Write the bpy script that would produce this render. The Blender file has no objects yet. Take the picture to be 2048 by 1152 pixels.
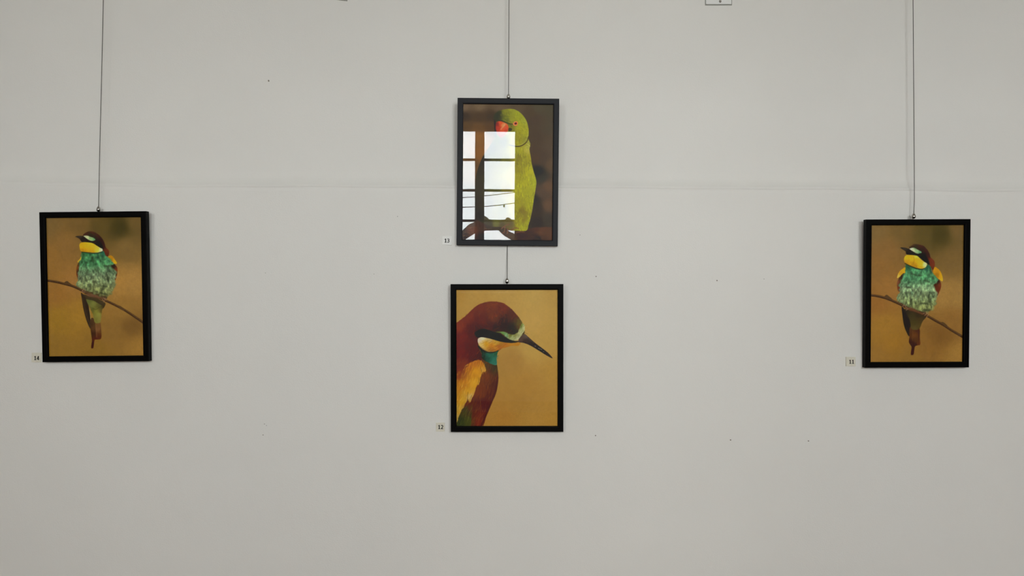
import bpy, bmesh, math, random
import numpy as np
from mathutils import Vector, Matrix, Euler

# ---------------------------------------------------------------- camera, sky, exposure
scene = bpy.context.scene
C = scene.collection
PI = math.pi

cam_data = bpy.data.cameras.new('camera')
cam_data.sensor_width = 36.0
cam_data.lens = 25.3125
cam_data.clip_start = 0.05
cam = bpy.data.objects.new('camera', cam_data)
C.objects.link(cam)
cam.location = (0.0, -2.37, 1.6)
cam.rotation_euler = (Matrix.Rotation(0.00037, 3, 'Z') @ Matrix.Rotation(PI / 2 + 0.020685, 3, 'X') @ Matrix.Rotation(0.006106, 3, 'Z')).to_euler()
scene.camera = cam

SKY = 11.0
world = bpy.data.worlds.new('overcast_sky')
scene.world = world
world.use_nodes = True
wn, wl = world.node_tree.nodes, world.node_tree.links
wn.clear()
w_out = wn.new('ShaderNodeOutputWorld')
w_bg = wn.new('ShaderNodeBackground')
w_tc = wn.new('ShaderNodeTexCoord')
w_nz = wn.new('ShaderNodeTexNoise')
w_nz.inputs['Scale'].default_value = 9.0
w_nz.inputs['Detail'].default_value = 5.0
w_rp = wn.new('ShaderNodeValToRGB')
w_rp.color_ramp.elements[0].position = 0.35
w_rp.color_ramp.elements[0].color = (0.86, 0.90, 0.93, 1)
w_rp.color_ramp.elements[1].position = 0.65
w_rp.color_ramp.elements[1].color = (1.0, 1.0, 0.985, 1)
wl.new(w_tc.outputs['Generated'], w_nz.inputs['Vector'])
wl.new(w_nz.outputs['Fac'], w_rp.inputs['Fac'])
wl.new(w_rp.outputs['Color'], w_bg.inputs['Color'])
w_bg.inputs['Strength'].default_value = SKY
wl.new(w_bg.outputs['Background'], w_out.inputs['Surface'])

vs = scene.view_settings
scene.display_settings.display_device = 'sRGB'
vs.view_transform = 'Standard'
vs.look = 'None'
vs.gamma = 1.0
vs.use_curve_mapping = False
vs.exposure = 0.90
cy = scene.cycles
cy.use_denoising = True
cy.denoising_input_passes = 'RGB_ALBEDO_NORMAL'
cy.denoising_prefilter = 'ACCURATE'
cy.use_adaptive_sampling = False
cy.max_bounces = 12
cy.diffuse_bounces = 6
cy.glossy_bounces = 6
cy.transparent_max_bounces = 16
cy.sample_clamp_indirect = 6.0

ROOM_Y = -5.6                                   # window wall, opposite the pictures
ROOM_X0, ROOM_X1 = -4.3, 4.6
ROOM_H = 3.7
LEDGE_Z = 1.986                                 # the lower wall stands 25 mm proud up to here
LEDGE_D = 0.017
# centre x, width, sill, head, rows of glazing bars
WINDOWS = ((-0.366, 0.90, 1.33, 3.05, (2.6825, 2.349, 2.0155, 1.686)),
           (1.60, 1.44, 1.70, 3.58, (3.20, 2.87, 2.54, 2.21, 1.94)),
           (-2.30, 0.90, 2.36, 3.58, (3.20, 2.87)))  # unseen window, added to brighten the upper left of the picture wall
for wx, ww, WIN_Z0, WIN_Z1, _ in WINDOWS:       # sky portals in the window openings
    pl = bpy.data.lights.new('window_portal', 'AREA')
    pl.shape = 'RECTANGLE'
    pl.size, pl.size_y = ww, WIN_Z1 - WIN_Z0
    pl.cycles.is_portal = True
    po = bpy.data.objects.new('window_portal', pl)
    C.objects.link(po)
    po.location = (wx, ROOM_Y - 0.30, (WIN_Z0 + WIN_Z1) / 2)
    po.rotation_euler = (PI / 2, 0, 0)          # emits towards +y, into the room

# ---------------------------------------------------------------- helpers
def mat(name, col, rough=0.6, metal=0.0, spec=0.5, bump=None, mottle=None):
    m = bpy.data.materials.new(name)
    m.use_nodes = True
    nt = m.node_tree
    b = nt.nodes['Principled BSDF']
    b.inputs['Base Color'].default_value = (*col, 1)
    b.inputs['Roughness'].default_value = rough
    b.inputs['Metallic'].default_value = metal
    b.inputs['Specular IOR Level'].default_value = spec
    tc = nt.nodes.new('ShaderNodeTexCoord')
    if mottle:                                  # (scale, amount)
        n = nt.nodes.new('ShaderNodeTexNoise')
        n.inputs['Scale'].default_value = mottle[0]
        n.inputs['Detail'].default_value = 4
        r = nt.nodes.new('ShaderNodeValToRGB')
        a = mottle[1]
        r.color_ramp.elements[0].position = 0.3
        r.color_ramp.elements[1].position = 0.7
        r.color_ramp.elements[0].color = (*[c * (1 - a) for c in col], 1)
        r.color_ramp.elements[1].color = (*[min(1, c * (1 + a)) for c in col], 1)
        nt.links.new(tc.outputs['Object'], n.inputs['Vector'])
        nt.links.new(n.outputs['Fac'], r.inputs['Fac'])
        nt.links.new(r.outputs['Color'], b.inputs['Base Color'])
    prev = None
    for sc, st, dist in bump or []:
        n = nt.nodes.new('ShaderNodeTexNoise')
        n.inputs['Scale'].default_value = sc
        n.inputs['Detail'].default_value = 3
        bp = nt.nodes.new('ShaderNodeBump')
        bp.inputs['Strength'].default_value = st
        bp.inputs['Distance'].default_value = dist
        nt.links.new(tc.outputs['Object'], n.inputs['Vector'])
        nt.links.new(n.outputs['Fac'], bp.inputs['Height'])
        if prev:
            nt.links.new(prev.outputs['Normal'], bp.inputs['Normal'])
        prev = bp
    if prev:
        nt.links.new(prev.outputs['Normal'], b.inputs['Normal'])
    return m

def glass_mat(name, ior=1.5, rough=0.0):
    m = bpy.data.materials.new(name)
    m.use_nodes = True
    nt = m.node_tree
    nt.nodes.clear()
    o = nt.nodes.new('ShaderNodeOutputMaterial')
    mx = nt.nodes.new('ShaderNodeMixShader')
    t = nt.nodes.new('ShaderNodeBsdfTransparent')
    g = nt.nodes.new('ShaderNodeBsdfGlossy')
    f = nt.nodes.new('ShaderNodeFresnel')
    f.inputs['IOR'].default_value = ior
    g.inputs['Roughness'].default_value = rough
    t.inputs['Color'].default_value = (0.99, 1.0, 0.995, 1)
    nt.links.new(f.outputs[0], mx.inputs[0])
    nt.links.new(t.outputs[0], mx.inputs[1])
    nt.links.new(g.outputs[0], mx.inputs[2])
    nt.links.new(mx.outputs[0], o.inputs['Surface'])
    return m

def link(name, me, m=None, parent=None):
    o = bpy.data.objects.new(name, me)
    C.objects.link(o)
    if m:
        me.materials.append(m)
    if parent:
        o.parent = parent
    return o

def obj(name, bm, m, parent=None, smooth=False):
    bmesh.ops.recalc_face_normals(bm, faces=bm.faces[:])
    me = bpy.data.meshes.new(name)
    bm.to_mesh(me)
    bm.free()
    if smooth:
        me.polygons.foreach_set('use_smooth', [True] * len(me.polygons))
    return link(name, me, m, parent)

def struct(name, bm, m, parent=None, smooth=False):
    o = obj(name, bm, m, parent, smooth)
    if parent is None:
        o['kind'] = 'structure'
    return o

def empty(name, loc, rot=(0, 0, 0)):
    o = bpy.data.objects.new(name, None)
    C.objects.link(o)
    o.location = loc
    o.rotation_euler = rot
    o.empty_display_size = 0.05
    return o

def tag(o, label, cat, group=None):
    o['label'] = label
    o['category'] = cat
    if group:
        o['group'] = group
    return o

def box(bm, x0, x1, y0, y1, z0, z1, bev=0.0):
    v = [bm.verts.new(p) for p in ((x0, y0, z0), (x1, y0, z0), (x1, y1, z0), (x0, y1, z0), (x0, y0, z1), (x1, y0, z1), (x1, y1, z1), (x0, y1, z1))]
    fs = [bm.faces.new([v[i] for i in f]) for f in ((0, 3, 2, 1), (4, 5, 6, 7), (0, 1, 5, 4), (1, 2, 6, 5), (2, 3, 7, 6), (3, 0, 4, 7))]
    if bev:
        es = list({e for f in fs for e in f.edges})
        bmesh.ops.bevel(bm, geom=es, offset=bev, segments=2, profile=0.7, affect='EDGES')
    return bm

def tube(bm, pts, rads, n=12, cap=True):
    pts = [Vector(p) for p in pts]
    rings = []
    up = Vector((0, -1, 0))
    for i, p in enumerate(pts):
        d = (pts[min(i + 1, len(pts) - 1)] - pts[max(i - 1, 0)]).normalized()
        if abs(d.dot(up)) > 0.95:
            up = Vector((1, 0, 0))
        a = d.cross(up).normalized()
        b = d.cross(a).normalized()
        r = rads if isinstance(rads, (int, float)) else rads[i]
        rings.append([bm.verts.new(p + (a * math.cos(2 * PI * k / n) + b * math.sin(2 * PI * k / n)) * r) for k in range(n)])
    for r0, r1 in zip(rings, rings[1:]):
        for k in range(n):
            bm.faces.new((r0[k], r0[(k + 1) % n], r1[(k + 1) % n], r1[k]))
    if cap:
        bm.faces.new(rings[0])
        bm.faces.new(rings[-1][::-1])
    return bm

def lathe(bm, prof, n=24, axis='Z', at=(0, 0, 0)):
    # prof: (radius, height) pairs, closed at both ends by radius 0
    at = Vector(at)
    rings = []
    for r, h in prof:
        ring = []
        for k in range(n if r > 1e-6 else 1):
            a = 2 * PI * k / n
            p = Vector((r * math.cos(a), r * math.sin(a), h)) if axis == 'Z' else Vector((r * math.cos(a), h, r * math.sin(a)))
            ring.append(bm.verts.new(at + p))
        rings.append(ring)
    for a, b in zip(rings, rings[1:]):
        for k in range(n):
            if len(a) == 1 and len(b) > 1:
                bm.faces.new((a[0], b[k], b[(k + 1) % n]))
            elif len(b) == 1 and len(a) > 1:
                bm.faces.new((a[k], b[0], a[(k + 1) % n]))
            elif len(a) > 1:
                bm.faces.new((a[k], b[k], b[(k + 1) % n], a[(k + 1) % n]))
    return bm

M = {
    'plaster': mat('painted_plaster', (0.80, 0.79, 0.755), 0.62, spec=0.3, bump=[(240, 0.28, 0.0014), (38, 0.10, 0.003), (5, 0.22, 0.012)], mottle=(3.0, 0.012)),
    'wall': mat('white_wall_paint', (0.78, 0.77, 0.74), 0.8, spec=0.3),
    'ceiling': mat('ceiling_paint', (0.90, 0.90, 0.88), 0.9, spec=0.2),
    'skirting': mat('skirting_paint', (0.52, 0.48, 0.42), 0.5),
    'black': mat('black_frame_paint', (0.0012, 0.0010, 0.0009), 0.5, spec=0.06, bump=[(900, 0.1, 0.0004)]),
    'charcoal': mat('charcoal_frame_paint', (0.0055, 0.0062, 0.0095), 0.5, spec=0.22, bump=[(900, 0.1, 0.0004)]),
    'board': mat('backing_board', (0.22, 0.15, 0.09), 0.9, mottle=(40, 0.2)),
    'glass': glass_mat('picture_glass', 1.40),
    'pane': glass_mat('window_glass', 1.3),
    'steel': mat('hook_steel', (0.55, 0.53, 0.49), 0.22, 1.0),
    'cable': mat('steel_cable', (0.085, 0.08, 0.07), 0.5, 0.6, bump=[(1500, 0.4, 0.0005)]),
    'white_card': mat('white_card', (0.90, 0.90, 0.87), 0.8, spec=0.2),
    'cream_card': mat('cream_card', (0.74, 0.71, 0.60), 0.8, spec=0.2, mottle=(60, 0.05)),
    'ink': mat('black_ink', (0.012, 0.011, 0.009), 0.7, spec=0.2),
    'plate': mat('plate_plastic', (0.79, 0.80, 0.78), 0.4),
    'plate_rim': mat('plate_gasket', (0.30, 0.30, 0.27), 0.8),  # grey painted in for the shadow gap around each plate
    'hole': mat('plaster_hole', (0.20, 0.18, 0.15), 0.9, spec=0.1),
    'joinery': mat('white_window_paint', (0.62, 0.60, 0.55), 0.45),
    'bark': mat('tree_bark', (0.055, 0.042, 0.032), 0.95, bump=[(30, 0.6, 0.02)]),
    'wire_black': mat('cable_rubber', (0.03, 0.03, 0.03), 0.7),
    'earth': mat('yard_ground', (0.16, 0.15, 0.12), 0.95, mottle=(0.8, 0.3)),
}
# wooden floor boards
def floor_mat():
    m = mat('oak_floor_boards', (0.30, 0.17, 0.09), 0.42)
    nt = m.node_tree
    b = nt.nodes['Principled BSDF']
    tc = nt.nodes.new('ShaderNodeTexCoord')
    br = nt.nodes.new('ShaderNodeTexBrick')
    br.inputs['Color1'].default_value = (0.24, 0.088, 0.020, 1)
    br.inputs['Color2'].default_value = (0.18, 0.064, 0.014, 1)
    br.inputs['Mortar'].default_value = (0.06, 0.035, 0.02, 1)
    br.inputs['Scale'].default_value = 1.0
    br.inputs['Brick Width'].default_value = 1.6
    br.inputs['Row Height'].default_value = 0.11
    br.inputs['Mortar Size'].default_value = 0.003
    nt.links.new(tc.outputs['Object'], br.inputs['Vector'])
    nt.links.new(br.outputs['Color'], b.inputs['Base Color'])
    return m
M['floor'] = floor_mat()

# ---------------------------------------------------------------- the room
rng = random.Random(5)
# picture wall: upper plaster set back, rounded ledge, lower wall standing proud
bm = bmesh.new()
n = 240
def ledge_profile(x):
    dz = 0.0016 * math.sin(x * 2.3 + 0.6) + 0.0010 * math.sin(x * 7.1) + 0.0007 * math.sin(x * 19.0 + 1.0)
    s = min(1.0, max(0.0, (x + 1.62) / 0.9))
    soft = 1.6 - 0.75 * s                       # the lip is rounder at the left end
    r = 0.006 * soft
    p = [(0.0, 0.0), (0.0, 0.7), (0.0, 1.4), (0.0, LEDGE_Z - 0.02 + dz)]
    gr = 0.0016 * s                             # hairline groove where the two plaster coats meet
    p += [(0.0, LEDGE_Z - 0.0085 + dz - r * 0.4), (gr, LEDGE_Z - 0.0068 + dz - r * 0.4), (gr * 0.9, LEDGE_Z - 0.0055 + dz - r * 0.4), (0.0, LEDGE_Z - 0.0042 + dz - r * 0.4)]
    for k in range(6):                          # rounded nose
        a = k / 5 * math.radians(52)
        p.append((r * (1 - math.cos(a)), LEDGE_Z - r * 0.4 + dz + r * math.sin(a)))
    y0, z0 = p[-1]
    for k in range(1, 6):                       # sloped shoulder easing into the upper wall
        t = k / 5
        p.append((y0 + (LEDGE_D - y0) * (1.6 * t - 0.6 * t * t), z0 + 0.030 * t))
    p += [(LEDGE_D, z0 + 0.05), (LEDGE_D, 2.6), (LEDGE_D, 3.1), (LEDGE_D, ROOM_H)]
    return p
rows = []
for i in range(n + 1):
    x = ROOM_X0 + (ROOM_X1 - ROOM_X0) * i / n
    rows.append([bm.verts.new((x, y, z)) for y, z in ledge_profile(x)])
for a, b in zip(rows, rows[1:]):
    for k in range(len(a) - 1):
        bm.faces.new((a[k], b[k], b[k + 1], a[k + 1]))
bk0 = [bm.verts.new((ROOM_X0, 0.2, z)) for z in (0.0, ROOM_H)]
bk1 = [bm.verts.new((ROOM_X1, 0.2, z)) for z in (0.0, ROOM_H)]
bm.faces.new((bk0[0], bk0[1], bk1[1], bk1[0]))
bm.faces.new([r[-1] for r in rows] + [bk1[1], bk0[1]])
bm.faces.new([r[0] for r in rows][::-1] + [bk0[0], bk1[0]])
bm.faces.new(rows[0] + [bk0[1], bk0[0]])
bm.faces.new(rows[-1][::-1] + [bk1[0], bk1[1]])
wall_back = struct('wall_back', bm, M['plaster'])
for p in wall_back.data.polygons:
    p.use_smooth = len(p.vertices) == 4 and abs(p.normal.y) > 0.15 and p.center.y < 0.1

# old nail holes and specks in the plaster
for x, z, r in ((-0.8168, 2.3359, 2.6), (0.2755, 1.6886, 1.7), (0.674, 1.6778, 1.9), (0.2758, 1.167, 1.8), (0.7184, 1.1551, 2.0), (0.974, 1.1534, 2.0),
                (-0.8099, 1.1979, 1.2), (-0.8033, 1.1931, 1.0), (-0.8143, 1.162, 1.4), (0.2223, 1.8252, 1.0), (-0.8131, 1.6935, 1.0), (-0.3801, 1.8827, 1.1), (-0.4557, 1.6924, 0.9), (0.8287, 1.6837, 1.0)):
    bm = bmesh.new()
    y = LEDGE_D if z > LEDGE_Z else 0.0
    R = r / 1000
    pts = []
    prof = [(0, -0.0002), (R * 0.5, -0.0003), (R * 0.85, -0.0006), (R * 1.05, -0.0003), (R * 1.1, 0.0004)]
    lathe(bm, prof, 10, 'Y', (x, y, z))
    for v in bm.verts:                          # ragged edge
        v.co.x += rng.uniform(-0.25, 0.25) * R
        v.co.z += rng.uniform(-0.25, 0.25) * R
    obj('nail_hole', bm, M['hole'], wall_back)

struct('floor', box(bmesh.new(), ROOM_X0 - 0.2, ROOM_X1 + 0.2, ROOM_Y - 0.3, 0.2, -0.15, 0.0), M['floor'])
struct('ceiling', box(bmesh.new(), ROOM_X0 - 0.2, ROOM_X1 + 0.2, ROOM_Y - 0.3, 0.2, ROOM_H, ROOM_H + 0.15), M['ceiling'])
struct('wall_left', box(bmesh.new(), ROOM_X0 - 0.2, ROOM_X0, ROOM_Y - 0.3, 0.2, 0, ROOM_H), M['wall'])
struct('wall_right', box(bmesh.new(), ROOM_X1, ROOM_X1 + 0.2, ROOM_Y - 0.3, 0.2, 0, ROOM_H), M['wall'])
bm = bmesh.new()                                # window wall with two openings and the added third
xa = ROOM_X0
for cx, ww, z0, z1, _ in sorted(WINDOWS):
    box(bm, xa, cx - ww / 2, ROOM_Y - 0.3, ROOM_Y, 0, ROOM_H)
    box(bm, cx - ww / 2, cx + ww / 2, ROOM_Y - 0.3, ROOM_Y, 0, z0)
    box(bm, cx - ww / 2, cx + ww / 2, ROOM_Y - 0.3, ROOM_Y, z1, ROOM_H)
    xa = cx + ww / 2
box(bm, xa, ROOM_X1, ROOM_Y - 0.3, ROOM_Y, 0, ROOM_H)
struct('wall_front', bm, M['wall'])
for nm, b in (('baseboard_back', (ROOM_X0, ROOM_X1, -0.018, 0.0)), ('baseboard_front', (ROOM_X0, ROOM_X1, ROOM_Y, ROOM_Y + 0.018))):
    struct(nm, box(bmesh.new(), b[0], b[1], b[2], b[3], 0, 0.12, 0.004), M['skirting'])
for nm, x0, x1 in (('baseboard_left', ROOM_X0, ROOM_X0 + 0.018), ('baseboard_right', ROOM_X1 - 0.018, ROOM_X1)):
    struct(nm, box(bmesh.new(), x0, x1, ROOM_Y + 0.018, -0.018, 0, 0.12, 0.004), M['skirting'])
struct('trim_1', box(bmesh.new(), ROOM_X0, ROOM_X1, -0.030, LEDGE_D, 3.30, 3.345, 0.004), M['joinery'])      # picture rail the wires hang from

# casement windows: five panes high, two leaves with a wide meeting stile
def window(name, cx, ww, WIN_Z0, WIN_Z1, bars):
    bm = bmesh.new()
    hw = ww / 2
    y0, y1 = ROOM_Y - 0.16, ROOM_Y - 0.02
    fw = 0.030
    box(bm, cx - hw, cx - hw + fw, y0, y1, WIN_Z0, WIN_Z1)
    box(bm, cx + hw - fw, cx + hw, y0, y1, WIN_Z0, WIN_Z1)
    box(bm, cx - hw + fw, cx + hw - fw, y0, y1, WIN_Z0, WIN_Z0 + fw)
    box(bm, cx - hw + fw, cx + hw - fw, y0, y1, WIN_Z1 - 0.030, WIN_Z1)
    w = struct(name, bm, M['joinery'])
    for s in (-1, 1):
        a, b = (cx - hw + fw, cx) if s < 0 else (cx, cx + hw - fw)
        p0, p1 = (a + 0.034, b - 0.051) if s < 0 else (a + 0.051, b - 0.034)
        z0, z1 = WIN_Z0 + fw, WIN_Z1 - 0.030
        ya, yb = ROOM_Y - 0.055, ROOM_Y - 0.015
        bm = bmesh.new()
        box(bm, a, p0, ya, yb, z0, z1)
        box(bm, p1, b, ya, yb, z0, z1)
        box(bm, p0, p1, ya, yb, WIN_Z1 - 0.059, z1)
        box(bm, p0, p1, ya, yb, z0, z0 + 0.012)
        for zb in bars:
            box(bm, p0, p1, ya + 0.008, yb, zb - 0.0135, zb + 0.0135)
        c = obj('casement', bm, M['joinery'], w)
        obj('glass_pane', box(bmesh.new(), p0 - 0.004, p1 + 0.004, ya + 0.012, ya + 0.016, z0 + 0.006, WIN_Z1 - 0.053), M['pane'], c)
    bm = bmesh.new()
    box(bm, cx - hw - 0.06, cx + hw + 0.06, ROOM_Y - 0.02, ROOM_Y + 0.12, WIN_Z0 - 0.035, WIN_Z0 - 0.0005, 0.006)
    obj('window_sill', bm, M['joinery'], w)
    hz = WIN_Z0 + 0.71
    bm = bmesh.new()                            # casement handle on the meeting stile
    box(bm, cx - 0.012, cx + 0.012, ROOM_Y - 0.0148, ROOM_Y - 0.006, hz - 0.06, hz + 0.06, 0.003)
    tube(bm, [(cx, ROOM_Y - 0.006, hz), (cx, ROOM_Y + 0.022, hz), (cx + 0.004, ROOM_Y + 0.03, hz - 0.01), (cx + 0.01, ROOM_Y + 0.03, hz - 0.09)], [0.007, 0.007, 0.008, 0.006], 10)
    obj('handle', bm, M['steel'], w)
for i, spec in enumerate(WINDOWS):
    window('window_%d' % (i + 1), *spec)
# ---------------------------------------------------------------- the four printed photographs
# Each print is painted in millimetres from its own top left corner, then stored as the
# colour attribute of the print's mesh.
def srgb(c):
    return np.array(c, dtype=float) / 255.0

def spline(pts, closed=True, n=5):
    p = np.array(pts, dtype=float)
    N = len(p)
    out = []
    for i in range(N if closed else N - 1):
        if closed:
            a, b, c, d = p[i - 1], p[i], p[(i + 1) % N], p[(i + 2) % N]
        else:
            a, b, c, d = p[max(i - 1, 0)], p[i], p[i + 1], p[min(i + 2, N - 1)]
        for k in range(n):
            t = k / n
            out.append(0.5 * (2 * b + (c - a) * t + (2 * a - 5 * b + 4 * c - d) * t * t + (3 * b - a - 3 * c + d) * t ** 3))
    if not closed:
        out.append(p[-1])
    return np.array(out)

def vnoise(X, Y, seed):
    r = np.random.RandomState(seed)
    tab = r.rand(64, 64)
    xi, yi = np.floor(X).astype(int), np.floor(Y).astype(int)
    fx, fy = X - xi, Y - yi
    fx, fy = fx * fx * (3 - 2 * fx), fy * fy * (3 - 2 * fy)
    g = lambda a, b: tab[b % 64, a % 64]
    return (g(xi, yi) * (1 - fx) + g(xi + 1, yi) * fx) * (1 - fy) + (g(xi, yi + 1) * (1 - fx) + g(xi + 1, yi + 1) * fx) * fy

class Picture:
    S = 1.15                                   # samples per millimetre
    def __init__(self, wmm, hmm, seed):
        self.w, self.h = wmm, hmm
        self.W, self.H = int(wmm * self.S) + 1, int(hmm * self.S) + 1
        x, y = np.linspace(0, wmm, self.W), np.linspace(0, hmm, self.H)
        self.X, self.Y = np.meshgrid(x, y)
        self.im = np.zeros((self.H, self.W, 3))
        self.rng = np.random.RandomState(seed)
        self.seed = seed
    def noise(self, scale, seed=0, stretch=1.0, ang=0.0, octaves=3):
        c, s = math.cos(ang), math.sin(ang)
        U = (self.X * c + self.Y * s) / (scale * stretch)
        V = (-self.X * s + self.Y * c) / scale
        o, a, t = 0, 1.0, 0
        for k in range(octaves):
            o = o + a * (vnoise(U * 2 ** k + 7.3 * k, V * 2 ** k + 3.1 * k, self.seed * 31 + seed * 7 + k) - 0.5)
            t += a
            a *= 0.55
        return 2 * o / t
    def blend(self, pts, cols, power=3.0):
        num, den = 0, 0
        for (x, y), c in zip(pts, cols):
            w = 1.0 / (((self.X - x) ** 2 + (self.Y - y) ** 2 + 9.0) ** (power / 2))
            num = num + w[..., None] * srgb(c)
            den = den + w
        return num / den[..., None]
    def box(self, p, m):
        x0, y0 = np.min(p, 0) - m
        x1, y1 = np.max(p, 0) + m
        a, b = max(0, int(x0 * self.S)), min(self.W, int(x1 * self.S) + 2)
        c, d = max(0, int(y0 * self.S)), min(self.H, int(y1 * self.S) + 2)
        return slice(c, max(c, d)), slice(a, max(a, b))
    def seg(self, p, closed, X, Y):
        D = np.full(X.shape, 1e9)
        ins = np.zeros(X.shape, bool)
        tt = np.zeros(X.shape)
        n = len(p)
        for i in range(n if closed else n - 1):
            a, b = p[i], p[(i + 1) % n]
            d = b - a
            L = d @ d + 1e-9
            t = np.clip(((X - a[0]) * d[0] + (Y - a[1]) * d[1]) / L, 0, 1)
            q = (X - a[0] - t * d[0]) ** 2 + (Y - a[1] - t * d[1]) ** 2
            k = q < D
            D = np.where(k, q, D)
            tt = np.where(k, (i + t) / max(1, n - 1), tt)
            if closed and a[1] != b[1]:
                cr = ((a[1] > Y) != (b[1] > Y)) & (X < (b[0] - a[0]) * (Y - a[1]) / (b[1] - a[1]) + a[0])
                ins ^= cr
        return np.sqrt(D), ins, tt
    def put(self, sl, m, col, alpha=1.0):
        m = (np.clip(m, 0, 1) * alpha)[..., None]
        c = col[sl] if getattr(col, 'ndim', 1) == 3 else srgb(col)
        self.im[sl] = self.im[sl] * (1 - m) + c * m
    def fill(self, pts, col, soft=1.0, rough=0.0, rs=4.0, alpha=1.0, smooth=True):
        p = spline(pts) if smooth else np.array(pts, float)
        sl = self.box(p, soft * 2 + rough * 2 + 2)
        X, Y = self.X[sl], self.Y[sl]
        if X.size == 0:
            return
        D, ins, _ = self.seg(p, True, X, Y)
        sd = np.where(ins, D, -D)
        if rough:
            sd = sd + rough * self.noise(rs, 11)[sl]
        m = np.clip(0.5 + sd / (2 * soft), 0, 1)
        self.put(sl, m * m * (3 - 2 * m), col, alpha)
    def line(self, pts, w, col, soft=0.6, alpha=1.0, w2=None, smooth=True):
        p = spline(pts, False, 4) if smooth and len(pts) > 2 else np.array(pts, float)
        w2 = w if w2 is None else w2
        sl = self.box(p, max(w, w2) + soft * 2)
        X, Y = self.X[sl], self.Y[sl]
        if X.size == 0:
            return
        D, _, t = self.seg(p, False, X, Y)
        r = (w + (w2 - w) * t) / 2
        self.put(sl, np.clip(0.5 + (r - D) / (2 * soft), 0, 1), col, alpha)
    def glow(self, c, rx, ry, col, alpha):
        self.put((slice(None), slice(None)), np.exp(-((self.X - c[0]) / rx) ** 2 - ((self.Y - c[1]) / ry) ** 2), col, alpha)
    def hair(self, region, n, length, width, ang, cols, alpha=0.6, bend=0.3, spread=0.25):
        p = spline(region)
        lo, hi = p.min(0), p.max(0)
        r = self.rng
        k = 0
        while k < n:
            c = lo + r.rand(2) * (hi - lo)
            _, ins, _ = self.seg(p, True, np.array([c[0]]), np.array([c[1]]))
            if not ins[0]:
                continue
            k += 1
            a = (ang(c) if callable(ang) else ang) + r.randn() * spread
            L = length * (0.6 + 0.8 * r.rand())
            d = np.array([math.cos(a), math.sin(a)]) * L / 2
            e = np.array([-d[1], d[0]]) * bend * r.randn()
            col = cols[r.randint(len(cols))]
            j = 1 + 0.12 * r.randn()
            self.line([c - d, c + e, c + d], width * 0.35, np.clip(np.array(col) * j, 0, 255), 0.5 * width ** 0.5, alpha, width)
    def grain(self, amt):
        self.im *= 1 + amt * (self.noise(2.0, 91, octaves=2) + 0.6 * self.noise(14.0, 92))[..., None]

def twig(P, c, w, knots, feet):
    P.line(c, w, (58, 36, 20), 0.8)
    up = [(x + 0.3, y - w * 0.2) for x, y in c]
    P.line(up, w * 0.35, (118, 82, 52), 0.9, 0.65)
    for i in range(60):                                        # bark flecks along the twig
        q = spline(c, False, 12)
        a = q[P.rng.randint(len(q))] + P.rng.randn(2) * w * 0.22
        P.line([a, a + np.array([3.2, 1.6]) * (0.5 + P.rng.rand())], 0.8, [(46, 28, 16), (128, 92, 60), (88, 58, 34)][i % 3], 0.5, 0.7)
    for k in knots:
        P.fill(k, (84, 58, 34), 0.8)
    for f in feet:
        for q in f:
            P.line(q, 2.4, (150, 108, 82), 0.8, 0.85, 1.6)

def plumage(P, body, top, mid, low, y0, y1, y2, n, L=9.0):
    # fluffed breast: broad soft tufts that fan out from the middle, dark gaps between them
    b = spline(body)
    lo, hi = b.min(0), b.max(0)
    cx = (lo[0] + hi[0]) / 2
    r = P.rng
    todo = []
    for j, y in enumerate(np.arange(y0, hi[1] + 3, 6.6)):
        for x in np.arange(lo[0] - 2, hi[0] + 4, 8.6):
            todo.append(np.array([x + (4.3 if j % 2 else 0) + r.randn() * 2.6, y + r.randn() * 2.4]))
    for c in todo:
        _, ins, _ = P.seg(b, True, np.array([c[0]]), np.array([c[1]]))
        if not ins[0]:
            continue
        f = np.clip((c[1] - y1) / (y2 - y1), 0, 1)
        g = np.clip((c[1] - y2) / (hi[1] - y2 + 1e-6), 0, 1)
        base = (np.array(top) * (1 - f) + np.array(mid) * f) * (1 - g) + np.array(low) * g
        a = math.pi / 2 - 1.1 * (c[0] - cx) / (hi[0] - lo[0]) + r.randn() * 0.32
        l = L * (0.75 + 0.6 * r.rand()) * (0.8 + 0.35 * f)
        d = np.array([math.cos(a), math.sin(a)]) * l / 2
        s = np.array([-d[1], d[0]]) / (l / 2)
        dark = base * 0.26 + np.array([4, 4, 2])
        k = 0.35 + 0.65 * f
        P.line([c + s * 3.8 - d * 0.2, c + s * 3.4 + d * 1.2], 1.6, dark, 1.6, 0.75 * k * r.rand(), 3.6)
        P.line([c + d * 0.8 - s * 2, c + d * 1.25, c + d * 0.9 + s * 2.4], 2.6, dark, 1.7, (0.2 + 0.6 * r.rand()) * k, 2.6)
        v = 0.84 + 0.30 * r.rand()
        P.line([c - d * 0.9, c + s * r.randn() * 0.9, c + d * 0.9], 4.0, base * v, 2.4, 0.75, 8.5)
        for q in range(3):                                     # barbs of the tuft
            o = s * r.randn() * 2.4
            P.line([c + o * 0.5 - d * 0.5, c + o + d * (0.6 + 0.4 * r.rand())], 0.5, np.clip(base * v * (0.78 + 0.55 * r.rand()), 0, 255), 0.7, 0.4, 1.1)
    nz = P.noise(8.0, 44, 1.4, math.pi / 2, 3)
    sl = P.box(b, 3)
    D, ins, _ = P.seg(b, True, P.X[sl], P.Y[sl])
    P.im[sl] *= (1 + 0.6 * nz[sl] * np.clip(np.where(ins, D, 0) / 4, 0, 1))[..., None]

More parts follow.
